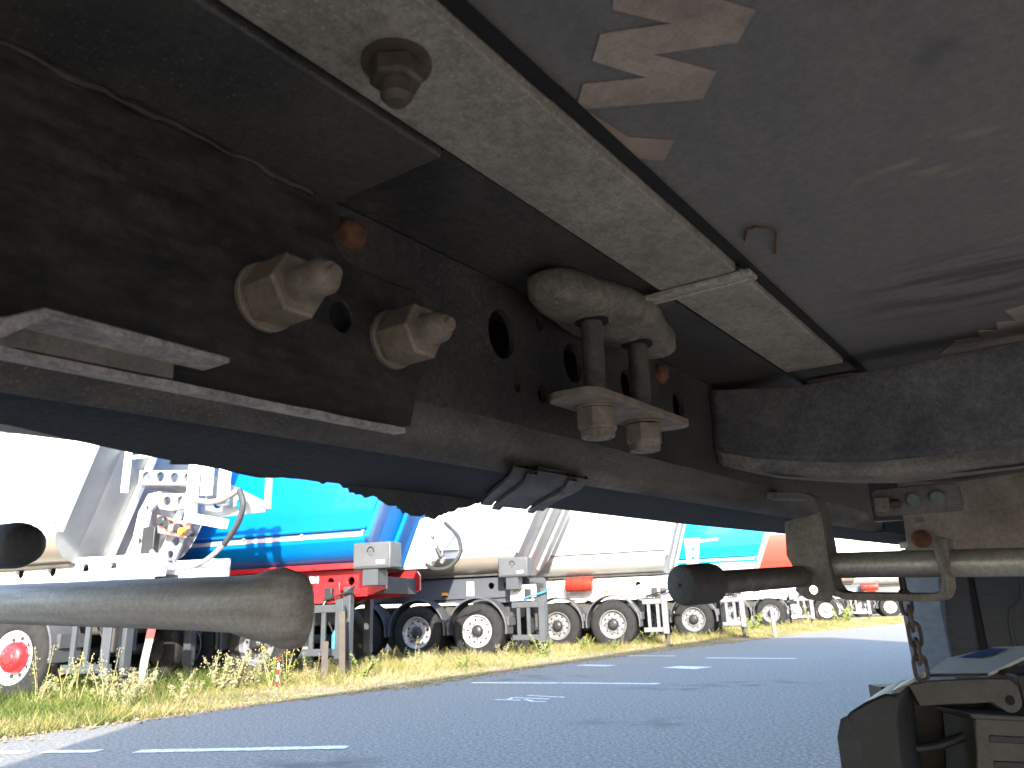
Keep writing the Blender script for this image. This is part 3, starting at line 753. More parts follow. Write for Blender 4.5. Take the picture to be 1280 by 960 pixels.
MB().prism([(-.075, .678), (-.03, .6835), (.085, .684), (.115, .682), (.130, .668), (.131, .646), (.120, .630), (.104, .625), (.088, .632), (.075, .642), (-.06, .640)], .045, .060, 'y', [circle(.108, .645, .0085, 18)]).build('pivot_arm', M['link'], hs, .002)
MB().tube([(.108, .046, .645), (.108, .0445, .645)], .022, 22).build('pivot_boss', M['link'], hs)
MB().tube([(.108, .0443, .645), (.108, .0438, .645)], .009, 16).build('pivot_hole', M['black'], hs)
MB().box(-.06, .45, .20, .26, .38, .660).build('back_wall', M['housing_dark'], hs)
MB().prism([(.140, .690), (.139, .63), (.15, .60), (.40, .58), (.45, .70)], .063, .19, 'y').build('inner_arm', M['housing_dark'], hs, .006)
MB().box(-.155, .40, .08, .195, .39, .43).build('base_tray', M['housing'], hs, .004)
MB().tube([(-.12, .10, .45), (-.118, .10, .63)], .010, 12).build('guide_rod', M['link'], hs)
MB().tube([(-.10, .12, .560), (-.04, .12, .556), (.0, .12, .560), (.05, .12, .575)], .009, 12).build('guide_rod', M['housing'], hs)
MB().tube([(-.02, .10, .485), (.05, .10, .500)], .022, 16).build('roller', M['housing'], hs, .003)
blk = MB().prism([(.051, .612), (.30, .590), (.30, .40), (.020, .40), (.047, .564)], .075, .19, 'y').build('ribbed_block', M['link'], hs, .004)
MB().prism([(.040, .622), (.31, .600), (.31, .591), (.044, .6125)], .066, .20, 'y').build('block_lip', M['link'], blk, .002)
for z in (.576, .532, .490):
    MB().bar((.072, .0745, z), (.30, .0745, z - .018), .004, .013).build('rib', M['housing'], blk, .002)
for x in (-.22, .25):
    MB().box(x, x + .04, .0, .15, 0, .3995).build('support_leg', M['housing_dark'], hs)

# chain hanging from the crank tube
ch = thing('chain', 'short dark rusty chain hanging from the bright crank tube', 'chain', (.640, 1.315, .70))
def chain_link(a, b, turn, nm='link'):
    a, b = Vector(a), Vector(b)
    d = (b - a)
    L = d.length / 2 + .0065
    c = (a + b) / 2
    d.normalize()
    side = Vector((math.cos(turn), math.sin(turn), 0))
    wd = .0105
    pts = []
    for k in range(24):
        t_ = 2 * math.pi * k / 24
        x = wd * math.cos(t_)
        y = math.sin(t_)
        yy = (L - wd) * (1 if y > 0 else -1) * min(1, abs(y) * 3) + wd * y
        pts.append(c + side * x + d * yy)
    pts.append(pts[0])
    pts.append(pts[1])
    MB().tube(pts, .0032, 8, False).build(nm, M['chain'], ch, 0, 80)
zs = [.165 - i * .0255 for i in range(7)]
for i in range(6):
    xo_ = .003 * math.sin(i * 1.7)
    chain_link((-.004 + .0012 * i, xo_, zs[i]), (-.004 + .0012 * (i + 1), xo_ + .002, zs[i + 1]), (0.15 if i % 2 else 1.35) + .12 * math.sin(i * 2.1))

# ------------------------------------------------------------------ tipper trailers
YAW = R(-18)
def wheel_meshes():
    d = {}
    tp_ = [(.02, .300), (-.005, .325), (-.012, .40), (-.006, .47), (.022, .512), (.055, .528), (.10, .530), (.105, .522), (.115, .522), (.12, .53), (.185, .53), (.19, .522), (.20, .522), (.205, .53), (.27, .53), (.275, .522), (.285, .522), (.29, .53), (.335, .528), (.365, .51), (.385, .46), (.385, .36), (.37, .30)]
    d['tyre'] = MB().revolve(tp_, 44, 'y', closed=True).mesh('wheel', M['tyre'], 50)
    rp = [(.004, .312), (-.006, .306), (-.004, .292), (.02, .280), (.06, .268), (.075, .235), (.070, .20), (.062, .175), (.060, .14), (.03, .12), (.03, .02)]
    for nm, mt_ in (('chrome', 'chrome'), ('steel', 'steelrim')):
        d[nm] = MB().revolve(rp, 40, 'y', caps=False).mesh('rim', M[mt_], 40)
    hb = MB().revolve([(.058, .125), (.0, .118), (-.03, .105), (-.045, .085), (-.05, .05), (-.055, .045), (-.055, .01)], 28, 'y')
    for k in range(10):
        a = 2 * math.pi * k / 10
        hb.revolve([(-.049, .011), (-.043, .011)], 6, 'y', (.066 * math.cos(a), 0, .066 * math.sin(a)))
    for nm, mt_ in (('hub', 'hub'), ('redhub', 'red'), ('steelhub', 'steelrim')):
        d[nm] = hb.mesh('hub', M[mt_], 40)
    hole = MB()
    for k in range(10):
        a = 2 * math.pi * (k + .5) / 10
        hole.revolve([(.0655, .023), (.058, .023)], 12, 'y', (.217 * math.cos(a), 0, .217 * math.sin(a)))
    d['holes'] = hole.mesh('hand_holes', M['hub'])
    nut = MB()
    for k in range(10):
        a = 2 * math.pi * k / 10
        nut.revolve([(.06, .017), (.03, .017), (.02, .011)], 6, 'y', (.158 * math.cos(a), 0, .158 * math.sin(a)))
    d['nuts'] = nut.mesh('wheel_nuts', M['steelrim'])
    mg = MB()
    ang = [R(a) for a in range(-8, 189, 7)]
    v = []
    for a in ang:
        for r_, y_ in ((.60, -.03), (.615, -.035), (.63, -.03), (.625, .40), (.60, .40)):
            v.append((r_ * math.cos(a), y_, r_ * math.sin(a)))
    k_ = len(ang)
    mg.add(v, [(i * 5 + j, i * 5 + (j + 1) % 5, (i + 1) * 5 + (j + 1) % 5, (i + 1) * 5 + j) for i in range(k_ - 1) for j in range(5)] + [tuple(range(5)), tuple((k_ - 1) * 5 + j for j in range(5))])
    d['mud'] = mg.mesh('mudguard', M['mud'], 40)
    return d
WM = wheel_meshes()
def put_wheel(parent, x, y, rim='steel', hub='hub', far=False, spin=0):
    wv = link('wheel', WM['tyre'], parent)
    wv.location = (x, y, .53)
    if far:
        wv.rotation_euler = (0, 0, math.pi)
    rm = link('rim', WM[rim], wv)
    if not far:
        for nm, me in (('hub', WM[hub]), ('hand_holes', WM['holes']), ('wheel_nuts', WM['nuts'])):
            c = link(nm, me, wv)
            c.rotation_euler = (0, spin, 0)
            if nm != 'hub': c['kind'] = 'stuff'
            elif hub == 'redhub': c.scale = (1.5, 1.25, 1.5)

LEV = [(3.36, 0), (2.42, 0), (2.36, .012), (2.12, .025), (1.96, .06), (1.84, .13), (1.72, .28), (1.64, .50)]
def tipper(label, X, Y, c):
    t = thing('tipper_trailer', label, 'trailer', (X, Y, 0), YAW, 'tipper trailers parked in a row')
    xf, xr, slope = c['xf'], c.get('xr', -5.2), c.get('slope', .42)
    sp_ = lambda z: xf + (z - 1.66) * slope
    def shell(levels, name, mt_, parent=t, y_out=0.0):
        mb = MB()
        v = []
        for z, ins in levels:
            v += [(xr, ins - y_out, z), (sp_(z), ins - y_out, z)]
        k_ = len(levels)
        mb.add(v, [(2 * i, 2 * i + 1, 2 * i + 3, 2 * i + 2) for i in range(k_ - 1)])
        v = []
        for z, ins in levels:
            v += [(xr, 2.5 - ins + y_out, z), (sp_(z), 2.5 - ins + y_out, z)]
        mb.add(v, [(2 * i, 2 * i + 1, 2 * i + 3, 2 * i + 2) for i in range(k_ - 1)])
        return mb.build(name, mt_, parent, 0, 22)
    body = shell(LEV[:5], 'body', M[c['body']])
    shell(LEV[4:], 'sill', M[c.get('sill', c['body'])])
    # front wall, rear wall, bottom
    ring = [(ins, z) for z, ins in LEV] + [(2.5 - ins, z) for z, ins in reversed(LEV)]
    MB().add([(sp_(z) - .004, y, z) for y, z in ring], [tuple(range(len(ring)))]).build('front_wall', M[c.get('front', 'frontgrey')], t)
    MB().add([(xr, y, z) for y, z in ring], [tuple(range(len(ring)))]).build('rear_wall', M[c['body']], t)
    MB().box(xr, sp_(1.64) - .02, .46, 2.04, 1.60, 1.637).build('body_floor', M['under'], t)
    # rolled edge along the top, rails and ribs
    MB().box(xr, sp_(3.36) + .02, -.03, .06, 3.34, 3.42).build('top_rail', M[c.get('rail', 'galv')], t, .01)
    MB().tube([(xr, -.012, 2.135), (sp_(2.135) - .02, -.012, 2.135)], .022, 8).build('side_bead', M[c['body']], body)
    for xx in [xf + .1 - 1.05 * k_ for k_ in range(5)]:
        MB().box(xx, xx + .05, .0, .03, 2.075, 2.105).build('side_catch', M['galv'], body)
    # front wall frame posts
    for y in (.02, 1.0, 1.9):
        MB().bar((sp_(1.72) + .045, y if y > .1 else .45, 1.74) if y > .1 else (sp_(2.0) + .04, y + .03, 2.0), (sp_(3.36) + .045, y, 3.36), .07, .08, (0, 1, 0)).build('front_post', M[c.get('post', 'galv')], t, .008)
    if c.get('stripe'):
        MB().add([(xr, .042, 2.02), (sp_(2.02) - .05, .042, 2.02), (sp_(2.08) - .05, .028, 2.08), (xr, .028, 2.08)], [(0, 1, 2, 3)]).build('stripe', M['stripe'], body)
    # chassis
    cm = M[c['chassis']]
    xe = c['xe']
    for y, nm in ((.55, 'chassis_beam'), (1.75, 'chassis_beam')):
        hl = [circle(hx, 1.40, .065, 16) for hx in c.get('holes', ())] if y < 1 else []
        out = [(-3.9, 1.15), (-.75, 1.10), (-.55, 1.06), (.55, 1.06), (.8, 1.14), (xe - .25, 1.18), (xe, 1.26), (xe, 1.50), (xe - .06, 1.575), (-3.9, 1.60)]
        if c.get('high'):
            out = [(-3.9, 1.30), (-.2, 1.30), (.4, 1.36), (xe, 1.42), (xe, 1.70), (-3.9, 1.76)]
            hl = [circle(hx, 1.56, .075, 16) for hx in c.get('holes', ())] if y < 1 else []
        co = MB().prism(out, y, y + .06, 'y', hl).build(nm, cm, t, .006)
        if y < 1:
            zb = 1.30 if c.get('high') else 1.12
            fp = [(x_, z_) for x_, z_ in ((-3.9, zb + .035), (xe - .3, zb + .045), (xe - .3, zb + .075), (-3.9, zb + .065))]
            MB().prism(fp, y - .055, y - .002, 'y').build('flange', cm, co)
    for xx in (-3.4, -2.0, -.65, .65, xe - .12):
        MB().box(xx - .06, xx + .06, .615, 1.745, 1.2, 1.45).build('cross_bearer', M['under'], t)
    MB().box(-3.2, .5, .75, 1.65, .75, 1.05).build('suspension', M['under'], t, .05)
    # wheels
    for k_ in range(3):
        x = -1.31 * k_
        put_wheel(t, x, 0, c.get('rim', 'steel'), c.get('hub', 'hub'), False, .3 * k_ + X)
        put_wheel(t, x, 2.5, 'steel', 'hub', True)
        MB().tube([(x, .3, .53), (x, 2.2, .53)], .075, 12).build('axle', M['under'], t)
        mgd = link('mudguard', WM['mud'], t)
        mgd.location = (x, .0, .55)
    for k_ in range(3):
        MB().box(-1.31 * k_ + .60, -1.31 * k_ + .66, .05, .45, .62, .78).build('guard_stay', M['mud'], t)
        MB().box(-1.31 * k_ - .2, -1.31 * k_ + .2, .45, .60, .60, 1.06).build('hanger_bracket', M['under'], t, .02)
    # side guard ladder and landing leg
    g0, g1 = c.get('guard', (.80, 1.42))
    gd_ = MB().box(g0, g1, -.02, .02, .94, 1.05).build('side_guard', M[c.get('gmat', 'guard')], t, .006)
    MB().box(g0, g1, -.02, .02, .34, .44).build('guard_bar', M[c.get('gmat', 'guard')], gd_, .006)
    for xx in (g0 + .10, g0 + .30):
        MB().box(xx, xx + .07, -.005, .025, .4405, .9395).build('guard_upright', M[c.get('gmat', 'guard')], gd_)
    MB().box(g1 - .13, g1 - .001, -.045, -.0205, .30, 1.12).build('guard_post', M[c.get('gmat', 'guard')], gd_, .006)
    for y, gx in ((.22, g1), (2.15, g1 - .72)):
        lg = MB().box(gx - .16, gx - .04, y, y + .12, .28, 1.30).build('landing_leg', M['guard'], t, .01)
        MB().box(gx - .145, gx - .055, y + .015, y + .105, .06, .2795).build('inner_leg', M['leg'], lg)
        MB().box(gx - .22, gx + .02, y - .05, y + .17, .03, .0595).build('foot_plate', M['leg'], lg)
    MB().box(g1 - .3, g1 - .18, .25, .55, .55, 1.15).build('leg_gearbox', M['under'], t, .02)
    MB().tube([(g1 - .5, .02 + .2, 1.12), (g1 - .05, .15, 1.22), (g1 + .1, .1, 1.3)], .018, 8).build('air_line', M['bottle_blue' if c.get('line') else 'hose'], t)
    # valve plate with dark ports
    vp = MB().box(g0 - .12, g0 + .42, .28, .32, 1.075, 1.38).build('valve_plate', M[c.get('vmat', 'white')], t, .008)
    for k_ in range(9):
        hx, hz = g0 - .08 + .055 * k_ + random.uniform(-.01, .01), 1.12 + random.uniform(0, .2)
        MB().box(hx, hx + .028, .274, .2795, hz, hz + .028).build('port', M['hub'], vp)
    MB().box(g0 + .2, g0 + .33, .2, .27, 1.12, 1.30).build('valve', M['hub'], vp, .01)
    MB().tube([(g0 + .22, .235, 1.13), (g0 + .18, .18, 1.0), (g0 + .3, .2, .8), (g0 + .35, .3, .6)], .014, 8).build('air_hose', M['hose'], t)
    # amber marker and pale reflector patches
    for xx in c.get('amber', (-1.0,)):
        MB().box(xx, xx + .13, .46, .493, 1.24, 1.30).build('marker_lamp', M['amber'], t, .008)
    for xx in c.get('patch', ()):
        MB().box(xx, xx + .16, .5435, .5485, 1.22, 1.50).build('reflector_patch', M['white'], t)
    if c.get('tool') is not None:
        x = c['tool']
        tb = MB().box(x, x + .62, -.02, .34, 1.53, 1.91).build('toolbox', M['boxplastic'], t, .025)
        MB().prism(rounded(x + .035, x + .585, 1.565, 1.875, .02), -.034, -.0205, 'y').build('lid', M['boxplastic'], tb, .006)
        em = MB()
        ribp = [(x + .30 + .052 * math.cos(R(a)), -.0365, 1.775 + .062 * math.sin(R(a))) for a in range(-10, 196, 14)]
        em.tube(ribp, .011, 6)
        em.tube([(x + .30 + .03 * math.cos(R(a)), -.036, 1.765 + .045 * math.sin(R(a))) for a in range(200, 345, 20)], .004, 6)
        em.box(x + .285, x + .293, -.0375, -.0345, 1.755, 1.785)
        em.box(x + .285, x + .315, -.0375, -.0345, 1.768, 1.774)
        em.build('emblem', M['boxdark'], tb)
        MB().box(x + .40, x + .53, -.0365, -.0345, 1.600, 1.645).build('paper_label', M['white'], tb)
        MB().box(x + .15, x + .40, .02, .30, 1.3, 1.528).build('box_bracket', M['guard'], t)
    if c.get('cyl') is not None:
        x = c['cyl']
        ty = MB().revolve([(x, .155), (x + .012, .165), (x + .60, .165), (x + .62, .165), (x + .64, .14), (x + .645, .02)], 28, 'x', (0, .24, 1.45)).build('red_tank', M['orange'], t, 0, 40)
        for k_ in (.12, .42):
            MB().revolve([(x + k_, .167), (x + k_, .171), (x + k_ + .03, .171), (x + k_ + .03, .167)], 28, 'x', (0, .24, 1.45), True).build('tank_band', M['red'], ty)
    if c.get('band'):
        MB().box(xr, sp_(1.66) - .1, .36, .44, 1.575, 1.66).build('red_band', M['red'], t, .01)
    if c.get('bottle'):
        MB().tube([(1.25, .18, .33), (1.25, .18, .62), (1.25, .18, .70)], [.07, .07, .03], 14).build('bottle_holder', M['bottle_blue'], t)
    return t

T1 = tipper('white tipper trailer with red wheel hubs and a pipework frame at its front', -6.07, 9.60,
    dict(body='white', sill='sill', chassis='white', xf=.22, xe=1.6, rim='chrome', hub='redhub', holes=(-1.9, -1.35, -.75, -.2, .35, .8), high=1, post='white', gmat='guard', guard=(.78, 1.5), vmat='red', front='frontgrey'))
T2 = tipper('bright blue tipper trailer on a red chassis', -3.95, 12.0,
    dict(body='blue', sill='blue', chassis='red', xf=1.62, xe=1.85, rim='steel', hub='hub', holes=(.30, .89, 1.25, 1.65), tool=1.60, stripe=1, front='blue', post='blue', guard=(.80, 1.48), vmat='red', patch=(.52,), rail='blue', bottle=1, band=1))
T3 = tipper('white tipper trailer on dark grey chassis with chrome wheels', -.86, 15.8,
    dict(body='white', sill='sill', chassis='dkgrey', xf=.66, xe=.95, rim='chrome', hub='hub', holes=(.12, .45), tool=.48, slope=.52, cyl=-2.3, amber=(-.95,), patch=(-.42,), guard=(.74, 1.42), line=1))
T4 = tipper('pale grey tipper trailer on white chassis with silver wheels', 2.1, 18.2,
    dict(body='cream', chassis='white', sill='cream', xf=1.20, xe=1.4, rim='steel', hub='hub', holes=(.55,), cyl=-1.1, amber=(-.25,), patch=(.2,), guard=(.70, 1.26), slope=.32, gmat='guardlight', vmat='cream'))
T5 = tipper('turquoise tipper trailer on white chassis', 4.65, 21.5,
    dict(body='teal', chassis='white', sill='white', xf=1.65, xe=1.8, rim='steel', hub='hub', holes=(.6,), guard=(.75, 1.35), gmat='guardlight', vmat='cream', front='frontgrey', stripe=1))
T6 = tipper('red tipper trailer with white chassis beyond the turquoise one', 9.25, 29.5,
    dict(body='orange', chassis='white', sill='white', xf=1.2, xe=2.2, rim='steel', hub='hub', guard=(.85, 1.5), gmat='guardlight', front='white', post='orange'))
T7 = tipper('white tipper trailer with pale wheels beyond the red one', 13.4, 35.0,
    dict(body='white', chassis='dkgrey', sill='sill', xf=1.3, xe=1.6, rim='chrome', hub='steelhub', cyl=1.6, guard=(.9, 1.8), gmat='guardlight'))
T8 = tipper('white tipper trailer with dark chassis second from the far end', 19.46, 42.0,
    dict(body='white', chassis='dkgrey', sill='galv', xf=.9, xe=1.6, rim='chrome', hub='steelhub', cyl=-1.2, guard=(.9, 1.6), gmat='guardlight', front='teal'))
T9 = tipper('cream tipper trailer on red chassis at the far end of the row', 25.33, 50.0,
    dict(body='cream', chassis='red', sill='white', xf=1.3, xe=1.6, rim='chrome', hub='steelhub', guard=(.9, 1.5), gmat='guardlight'))

# pipework frame at the front of the first tipper
fr = MB().prism([(.66, 1.56), (.83, 1.95), (.88, 2.28), (1.01, 2.51), (1.20, 2.53), (1.20, 2.40), (1.05, 2.28), (1.02, 2.07), (.94, 1.56)], .80, .86, 'y', [circle(.93, 1.90, .05, 14), circle(1.0, 2.33, .045, 14), circle(.86, 1.70, .05, 14)]).build('front_frame', M['white'], T1, .006)
MB().prism([(.92, 2.62), (1.86, 2.54), (1.86, 2.74), (.92, 2.82)], .70, .75, 'y', [circle(1.04, 2.72, .065, 16), circle(1.27, 2.70, .065, 16), circle(1.5, 2.67, .065, 16), circle(1.72, 2.65, .065, 16)]).build('perforated_beam', M['galv'], fr, .004)
MB().prism([(1.20, 2.49), (1.87, 2.44), (1.88, 2.26), (1.50, 2.24), (1.31, 2.28)], .70, .75, 'y', [circle(1.42, 2.375, .06, 16), circle(1.64, 2.36, .06, 16)]).build('perforated_beam', M['galv'], fr, .004)
MB().add([(.95, .70, 2.60), (1.85, .70, 2.52), (1.85, 1.5, 2.52), (.95, 1.5, 2.60)], [(0, 1, 2, 3)]).build('walkway', M['galv'], fr)
for xx, z0_, z1_, ww in ((1.89, 2.14, 3.3, .13), (2.10, 2.36, 3.3, .13), (2.36, 2.22, 3.3, .13), (.84, 2.50, 3.2, .06)):
    MB().box(xx, xx + ww, .5, .58, z0_, z1_).build('frame_post', M['white'], fr, .008)
for zz in (2.95, 3.2):
    MB().box(.90, 2.49, .585, .63, zz, zz + .05).build('frame_rail', M['white'], fr, .006)
MB().bar((1.89, .54, 2.12), (2.50, .54, 1.99), .08, .12).build('frame_rail', M['white'], fr, .008)
MB().prism([(1.98, 2.70), (2.94, 2.24), (2.92, 2.13), (2.03, 2.10)], .72, .74, 'y', [circle(2.2, 2.3, .08, 14), circle(2.55, 2.25, .07, 14)]).build('gusset', M['frontgrey'], fr)
MB().box(2.94, 3.01, .65, .70, 2.15, 2.75).build('yellow_bar', M['yellow'], fr, .004)
vp = MB().prism([(1.38, 2.19), (1.93, 2.05), (1.87, 1.87), (1.42, 1.96)], .60, .62, 'y').build('valve_panel', M['pink'], fr)
for xx, zz, r_, mt_ in ((1.50, 2.10, .06, 'hub'), (1.60, 2.05, .055, 'hub'), (1.68, 2.0, .05, 'galv'), (1.76, 2.0, .05, 'hub'), (1.83, 1.95, .045, 'amber'), (1.95, 1.92, .05, 'hub')):
    MB().revolve([(.52, r_ * .8), (.53, r_), (.598, r_)], 14, 'y', (xx, 0, zz)).build('valve', M[mt_], fr)
MB().tube([(1.95, .46, 2.41), (2.1, .45, 2.30), (2.3, .45, 2.26), (2.45, .45, 2.27), (2.6, .45, 2.32), (2.72, .45, 2.38)], .035, 10).build('pipe', M['galv'], fr)
MB().tube(smooth_path([(2.72, .45, 2.38), (2.79, .45, 2.2), (2.74, .44, 1.97), (2.57, .43, 1.73)]), .036, 10).build('hose', M['hose'], fr)
MB().tube(smooth_path([(2.57, .43, 1.73), (2.30, .43, 1.55), (1.96, .44, 1.49), (1.65, .45, 1.60), (1.48, .46, 1.72)]), .030, 10).build('hose', M['hosegrey'], fr)
MB().box(1.15, 1.35, .62, .72, 1.58, 2.05).build('filter_box', M['hub'], fr, .01)
MB().prism([(1.36, 1.60), (1.55, 1.60), (1.75, 2.02), (1.70, 2.05), (1.40, 1.98)], .78, .82, 'y', [circle(1.55, 1.86, .06, 14), circle(1.48, 1.70, .05, 14)]).build('lower_gusset', M['frontgrey'], fr)
MB().prism([(.32, 1.50), (1.17, 1.53), (1.66, 1.52), (1.68, 1.38), (.32, 1.44)], .30, .34, 'y', [rounded(a, a + .07, 1.465, 1.49, .01, 2) for a in (.62, .78, .94, 1.1, 1.26)]).build('step_plate', M['white'], fr)
MB().box(1.1, 1.75, .9, 1.6, 1.40, 1.52).build('gooseneck', M['white'], T1, .01)

# white hydraulic bracket and looped hose at the front of the blue tipper
hb = MB().prism([(1.95, 1.55), (2.42, 1.55), (2.95, 2.15), (2.6, 2.42), (2.25, 2.30)], .9, .96, 'y').build('hydraulic_bracket', M['white'], T2, .01)
MB().tube(smooth_path([(2.72, .8, 2.22), (2.95, .75, 2.0), (3.02, .7, 1.75), (2.86, .68, 1.55), (2.6, .68, 1.52), (2.45, .7, 1.6)]), .03, 8).build('hose', M['hose'], hb)
for a in range(7):
    x, z = 2.42 + .3 * random.random(), 1.6 + .5 * random.random()
    MB().tube([(x, .82, z), (x + random.uniform(-.1, .12), .8, z + random.uniform(-.16, .1))], random.uniform(.02, .045), 8).build('fitting', M[random.choice(['galv', 'hub', 'white', 'orange'])], hb)
MB().bar((2.3, .84, 2.3), (3.3, .84, 2.55), .02, .02).build('cable', M['galv'], hb)
hb5 = MB().prism([(-1.0 + 2.75, 1.75), (2.0, 1.75), (2.1, 2.35), (1.75, 2.35)], .2, .26, 'y', [circle(1.9, 1.9, .04, 10), circle(1.92, 2.1, .04, 10)]).build('hydraulic_bracket', M['white'], T4, .01)
MB().tube([(1.9, .18, 2.25), (2.5, .18, 2.3)], .03, 8).build('ram', M['white'], hb5)

# leaning marker stakes in the weeds
def stake(x, y, h_, lean, mt_, label, topred=False):
    s = thing('marker_stake', label, 'stake', (x, y, 0), .3)
    MB().prism([(-.045, -.05), (.045, -.05), (.045 + lean, h_), (-.045 + lean, h_)], -.02, .02, 'y').build('post', M[mt_], s, .004)
    if topred:
        k_ = .80
        MB().prism([(-.046 + lean * k_, h_ * k_), (.046 + lean * k_, h_ * k_), (.046 + lean, h_ + .002), (-.046 + lean, h_ + .002)], -.022, .022, 'y').build('red_band', M['red'], s)
stake(-4.62, 9.75, .86, .12, 'galv', 'grey leaning stake with red top in the weeds', True)
stake(-2.75, 11.3, .55, .0, 'leg', 'brown post standing under the blue tipper')
stake(-2.52, 11.4, .95, -.03, 'leg', 'taller brown post before the hidden wheel of the dark chassis')
stake(6.9, 21.9, .78, -.02, 'galv', 'pale grey post beside the turquoise tipper')
st_ = thing('marker_stick', 'thin red and white banded stick in the weeds', 'stick', (-3.0, 9.95, 0))
for k_ in range(6):
    MB().tube([(.003 * k_, 0, .07 * k_), (.003 * (k_ + 1), 0, .07 * (k_ + 1) - .0005)], .011, 8).build('band', M['red' if k_ % 2 else 'white'], st_)

# ------------------------------------------------------------------ grass and weeds
def leafmat(name, ramp_cols, trans=.25, green_x=False):
    mt = bpy.data.materials.new(name)
    mt.use_nodes = True
    t = mt.node_tree
    b = t.nodes['Principled BSDF']
    b.inputs['Roughness'].default_value = .75
    b.inputs['Specular IOR Level'].default_value = .2
    geo = t.nodes.new('ShaderNodeNewGeometry')
    nz = t.nodes.new('ShaderNodeTexNoise')
    nz.inputs['Scale'].default_value = .9
    tc = t.nodes.new('ShaderNodeTexCoord')
    t.links.new(tc.outputs['Object'], nz.inputs['Vector'])
    ma = t.nodes.new('ShaderNodeMath'); ma.operation = 'MULTIPLY_ADD'
    t.links.new(geo.outputs['Random Per Island'], ma.inputs[0])
    ma.inputs[1].default_value = .62
    mb_ = t.nodes.new('ShaderNodeMath'); mb_.operation = 'MULTIPLY_ADD'
    t.links.new(nz.outputs['Fac'], mb_.inputs[0]); mb_.inputs[1].default_value = 1.5; mb_.inputs[2].default_value = -.55
    t.links.new(mb_.outputs[0], ma.inputs[2])
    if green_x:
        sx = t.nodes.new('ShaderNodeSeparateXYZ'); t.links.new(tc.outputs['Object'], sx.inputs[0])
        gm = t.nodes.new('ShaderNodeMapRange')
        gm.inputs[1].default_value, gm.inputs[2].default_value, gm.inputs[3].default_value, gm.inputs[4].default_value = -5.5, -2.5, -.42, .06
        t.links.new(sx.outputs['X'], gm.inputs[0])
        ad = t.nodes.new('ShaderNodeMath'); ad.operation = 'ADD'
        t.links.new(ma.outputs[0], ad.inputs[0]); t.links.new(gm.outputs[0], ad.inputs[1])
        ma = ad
    rp = t.nodes.new('ShaderNodeValToRGB')
    el = rp.color_ramp.elements
    while len(el) < len(ramp_cols):
        el.new(.5)
    for i, c_ in enumerate(ramp_cols):
        el[i].position = i / (len(ramp_cols) - 1)
        el[i].color = (*c_, 1)
    t.links.new(ma.outputs[0], rp.inputs['Fac'])
    t.links.new(rp.outputs['Color'], b.inputs['Base Color'])
    tr = t.nodes.new('ShaderNodeBsdfTranslucent')
    t.links.new(rp.outputs['Color'], tr.inputs['Color'])
    mx = t.nodes.new('ShaderNodeMixShader')
    mx.inputs[0].default_value = trans
    t.links.new(b.outputs[0], mx.inputs[1]); t.links.new(tr.outputs[0], mx.inputs[2])
    t.links.new(mx.outputs[0], t.nodes['Material Output'].inputs['Surface'])
    return mt
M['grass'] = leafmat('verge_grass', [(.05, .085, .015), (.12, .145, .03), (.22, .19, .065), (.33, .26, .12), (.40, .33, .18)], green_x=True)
M['leaf'] = leafmat('weed_leaf', [(.09, .15, .03), (.14, .20, .05), (.22, .25, .08)])
M['leafpale'] = leafmat('pale_weed_leaf', [(.20, .22, .09), (.30, .30, .16), (.40, .37, .25)])
M['stalk'] = mat('dry_stalk', (.28, .22, .10), .8, 0, (.20, .17, .07), 30)
M['flower'] = mat('yellow_flower', (.55, .36, .03), .8, 0, (.40, .26, .05), 60)
M['seed'] = leafmat('seed_head', [(.26, .23, .14), (.38, .34, .22), (.46, .42, .32)])

E2 = np.array(EDGE[1:13])
seg = np.linalg.norm(np.diff(E2, axis=0), axis=1)
cum = np.concatenate([[0], np.cumsum(seg)])
def along(s):
    i = np.clip(np.searchsorted(cum, s) - 1, 0, len(seg) - 1)
    f = (s - cum[i]) / seg[i]
    return E2[i] + (E2[i + 1] - E2[i]) * f[:, None]
# the verge is measured from where it enters the picture
s_in = cum[1] - 3.0
NB = 170000
q = rng.random(NB) ** 1.9
s_arr = s_in + q * (cum[10] + 6 - s_in)
dep = rng.random(NB) ** 1.5 * 6.6 - .12
P = along(s_arr)
# direction across the verge, away from the road
px = P[:, 0] - .62 * dep - 0.02
py = P[:, 1] + .78 * dep
patch = .5 + .5 * np.sin(px * 1.7 + 1.3 * np.sin(py * .9)) * np.cos(py * 1.1 + px * .4)
bare = np.clip((dep - .02) / 1.0, .08, 1)
leftness = np.clip((-px - 2.2) / 2.5, 0, 1)
hgt = (.04 + .16 * rng.random(NB) ** 1.6) * (.30 + .8 * patch) * np.maximum(bare, leftness * .9) * (1 + .55 * leftness) + .015
lean = rng.normal(0, .72, (NB, 2)) * hgt[:, None]
ang = rng.random(NB) * math.pi
wd = (.0022 + .0034 * rng.random(NB)) * (1 + s_arr / 40)
V = np.zeros((NB, 3, 3))
zb = np.clip(dep / .67, 0, 1) * .044 + .002
V[:, 0] = np.stack([px - np.cos(ang) * wd, py - np.sin(ang) * wd, zb - .01], 1)
V[:, 1] = np.stack([px + np.cos(ang) * wd, py + np.sin(ang) * wd, zb - .01], 1)
V[:, 2] = np.stack([px + lean[:, 0], py + lean[:, 1], zb + hgt], 1)
me = bpy.data.meshes.new('verge_grass')
me.vertices.add(NB * 3)
me.vertices.foreach_set('co', V.reshape(-1))
me.loops.add(NB * 3)
me.loops.foreach_set('vertex_index', np.arange(NB * 3, dtype=np.int32))
me.polygons.add(NB)
me.polygons.foreach_set('loop_start', np.arange(0, NB * 3, 3, dtype=np.int32))
me.polygons.foreach_set('loop_total', np.full(NB, 3, dtype=np.int32))
me.update(calc_edges=True)
me.materials.append(M['grass'])
go = link('verge_grass', me)
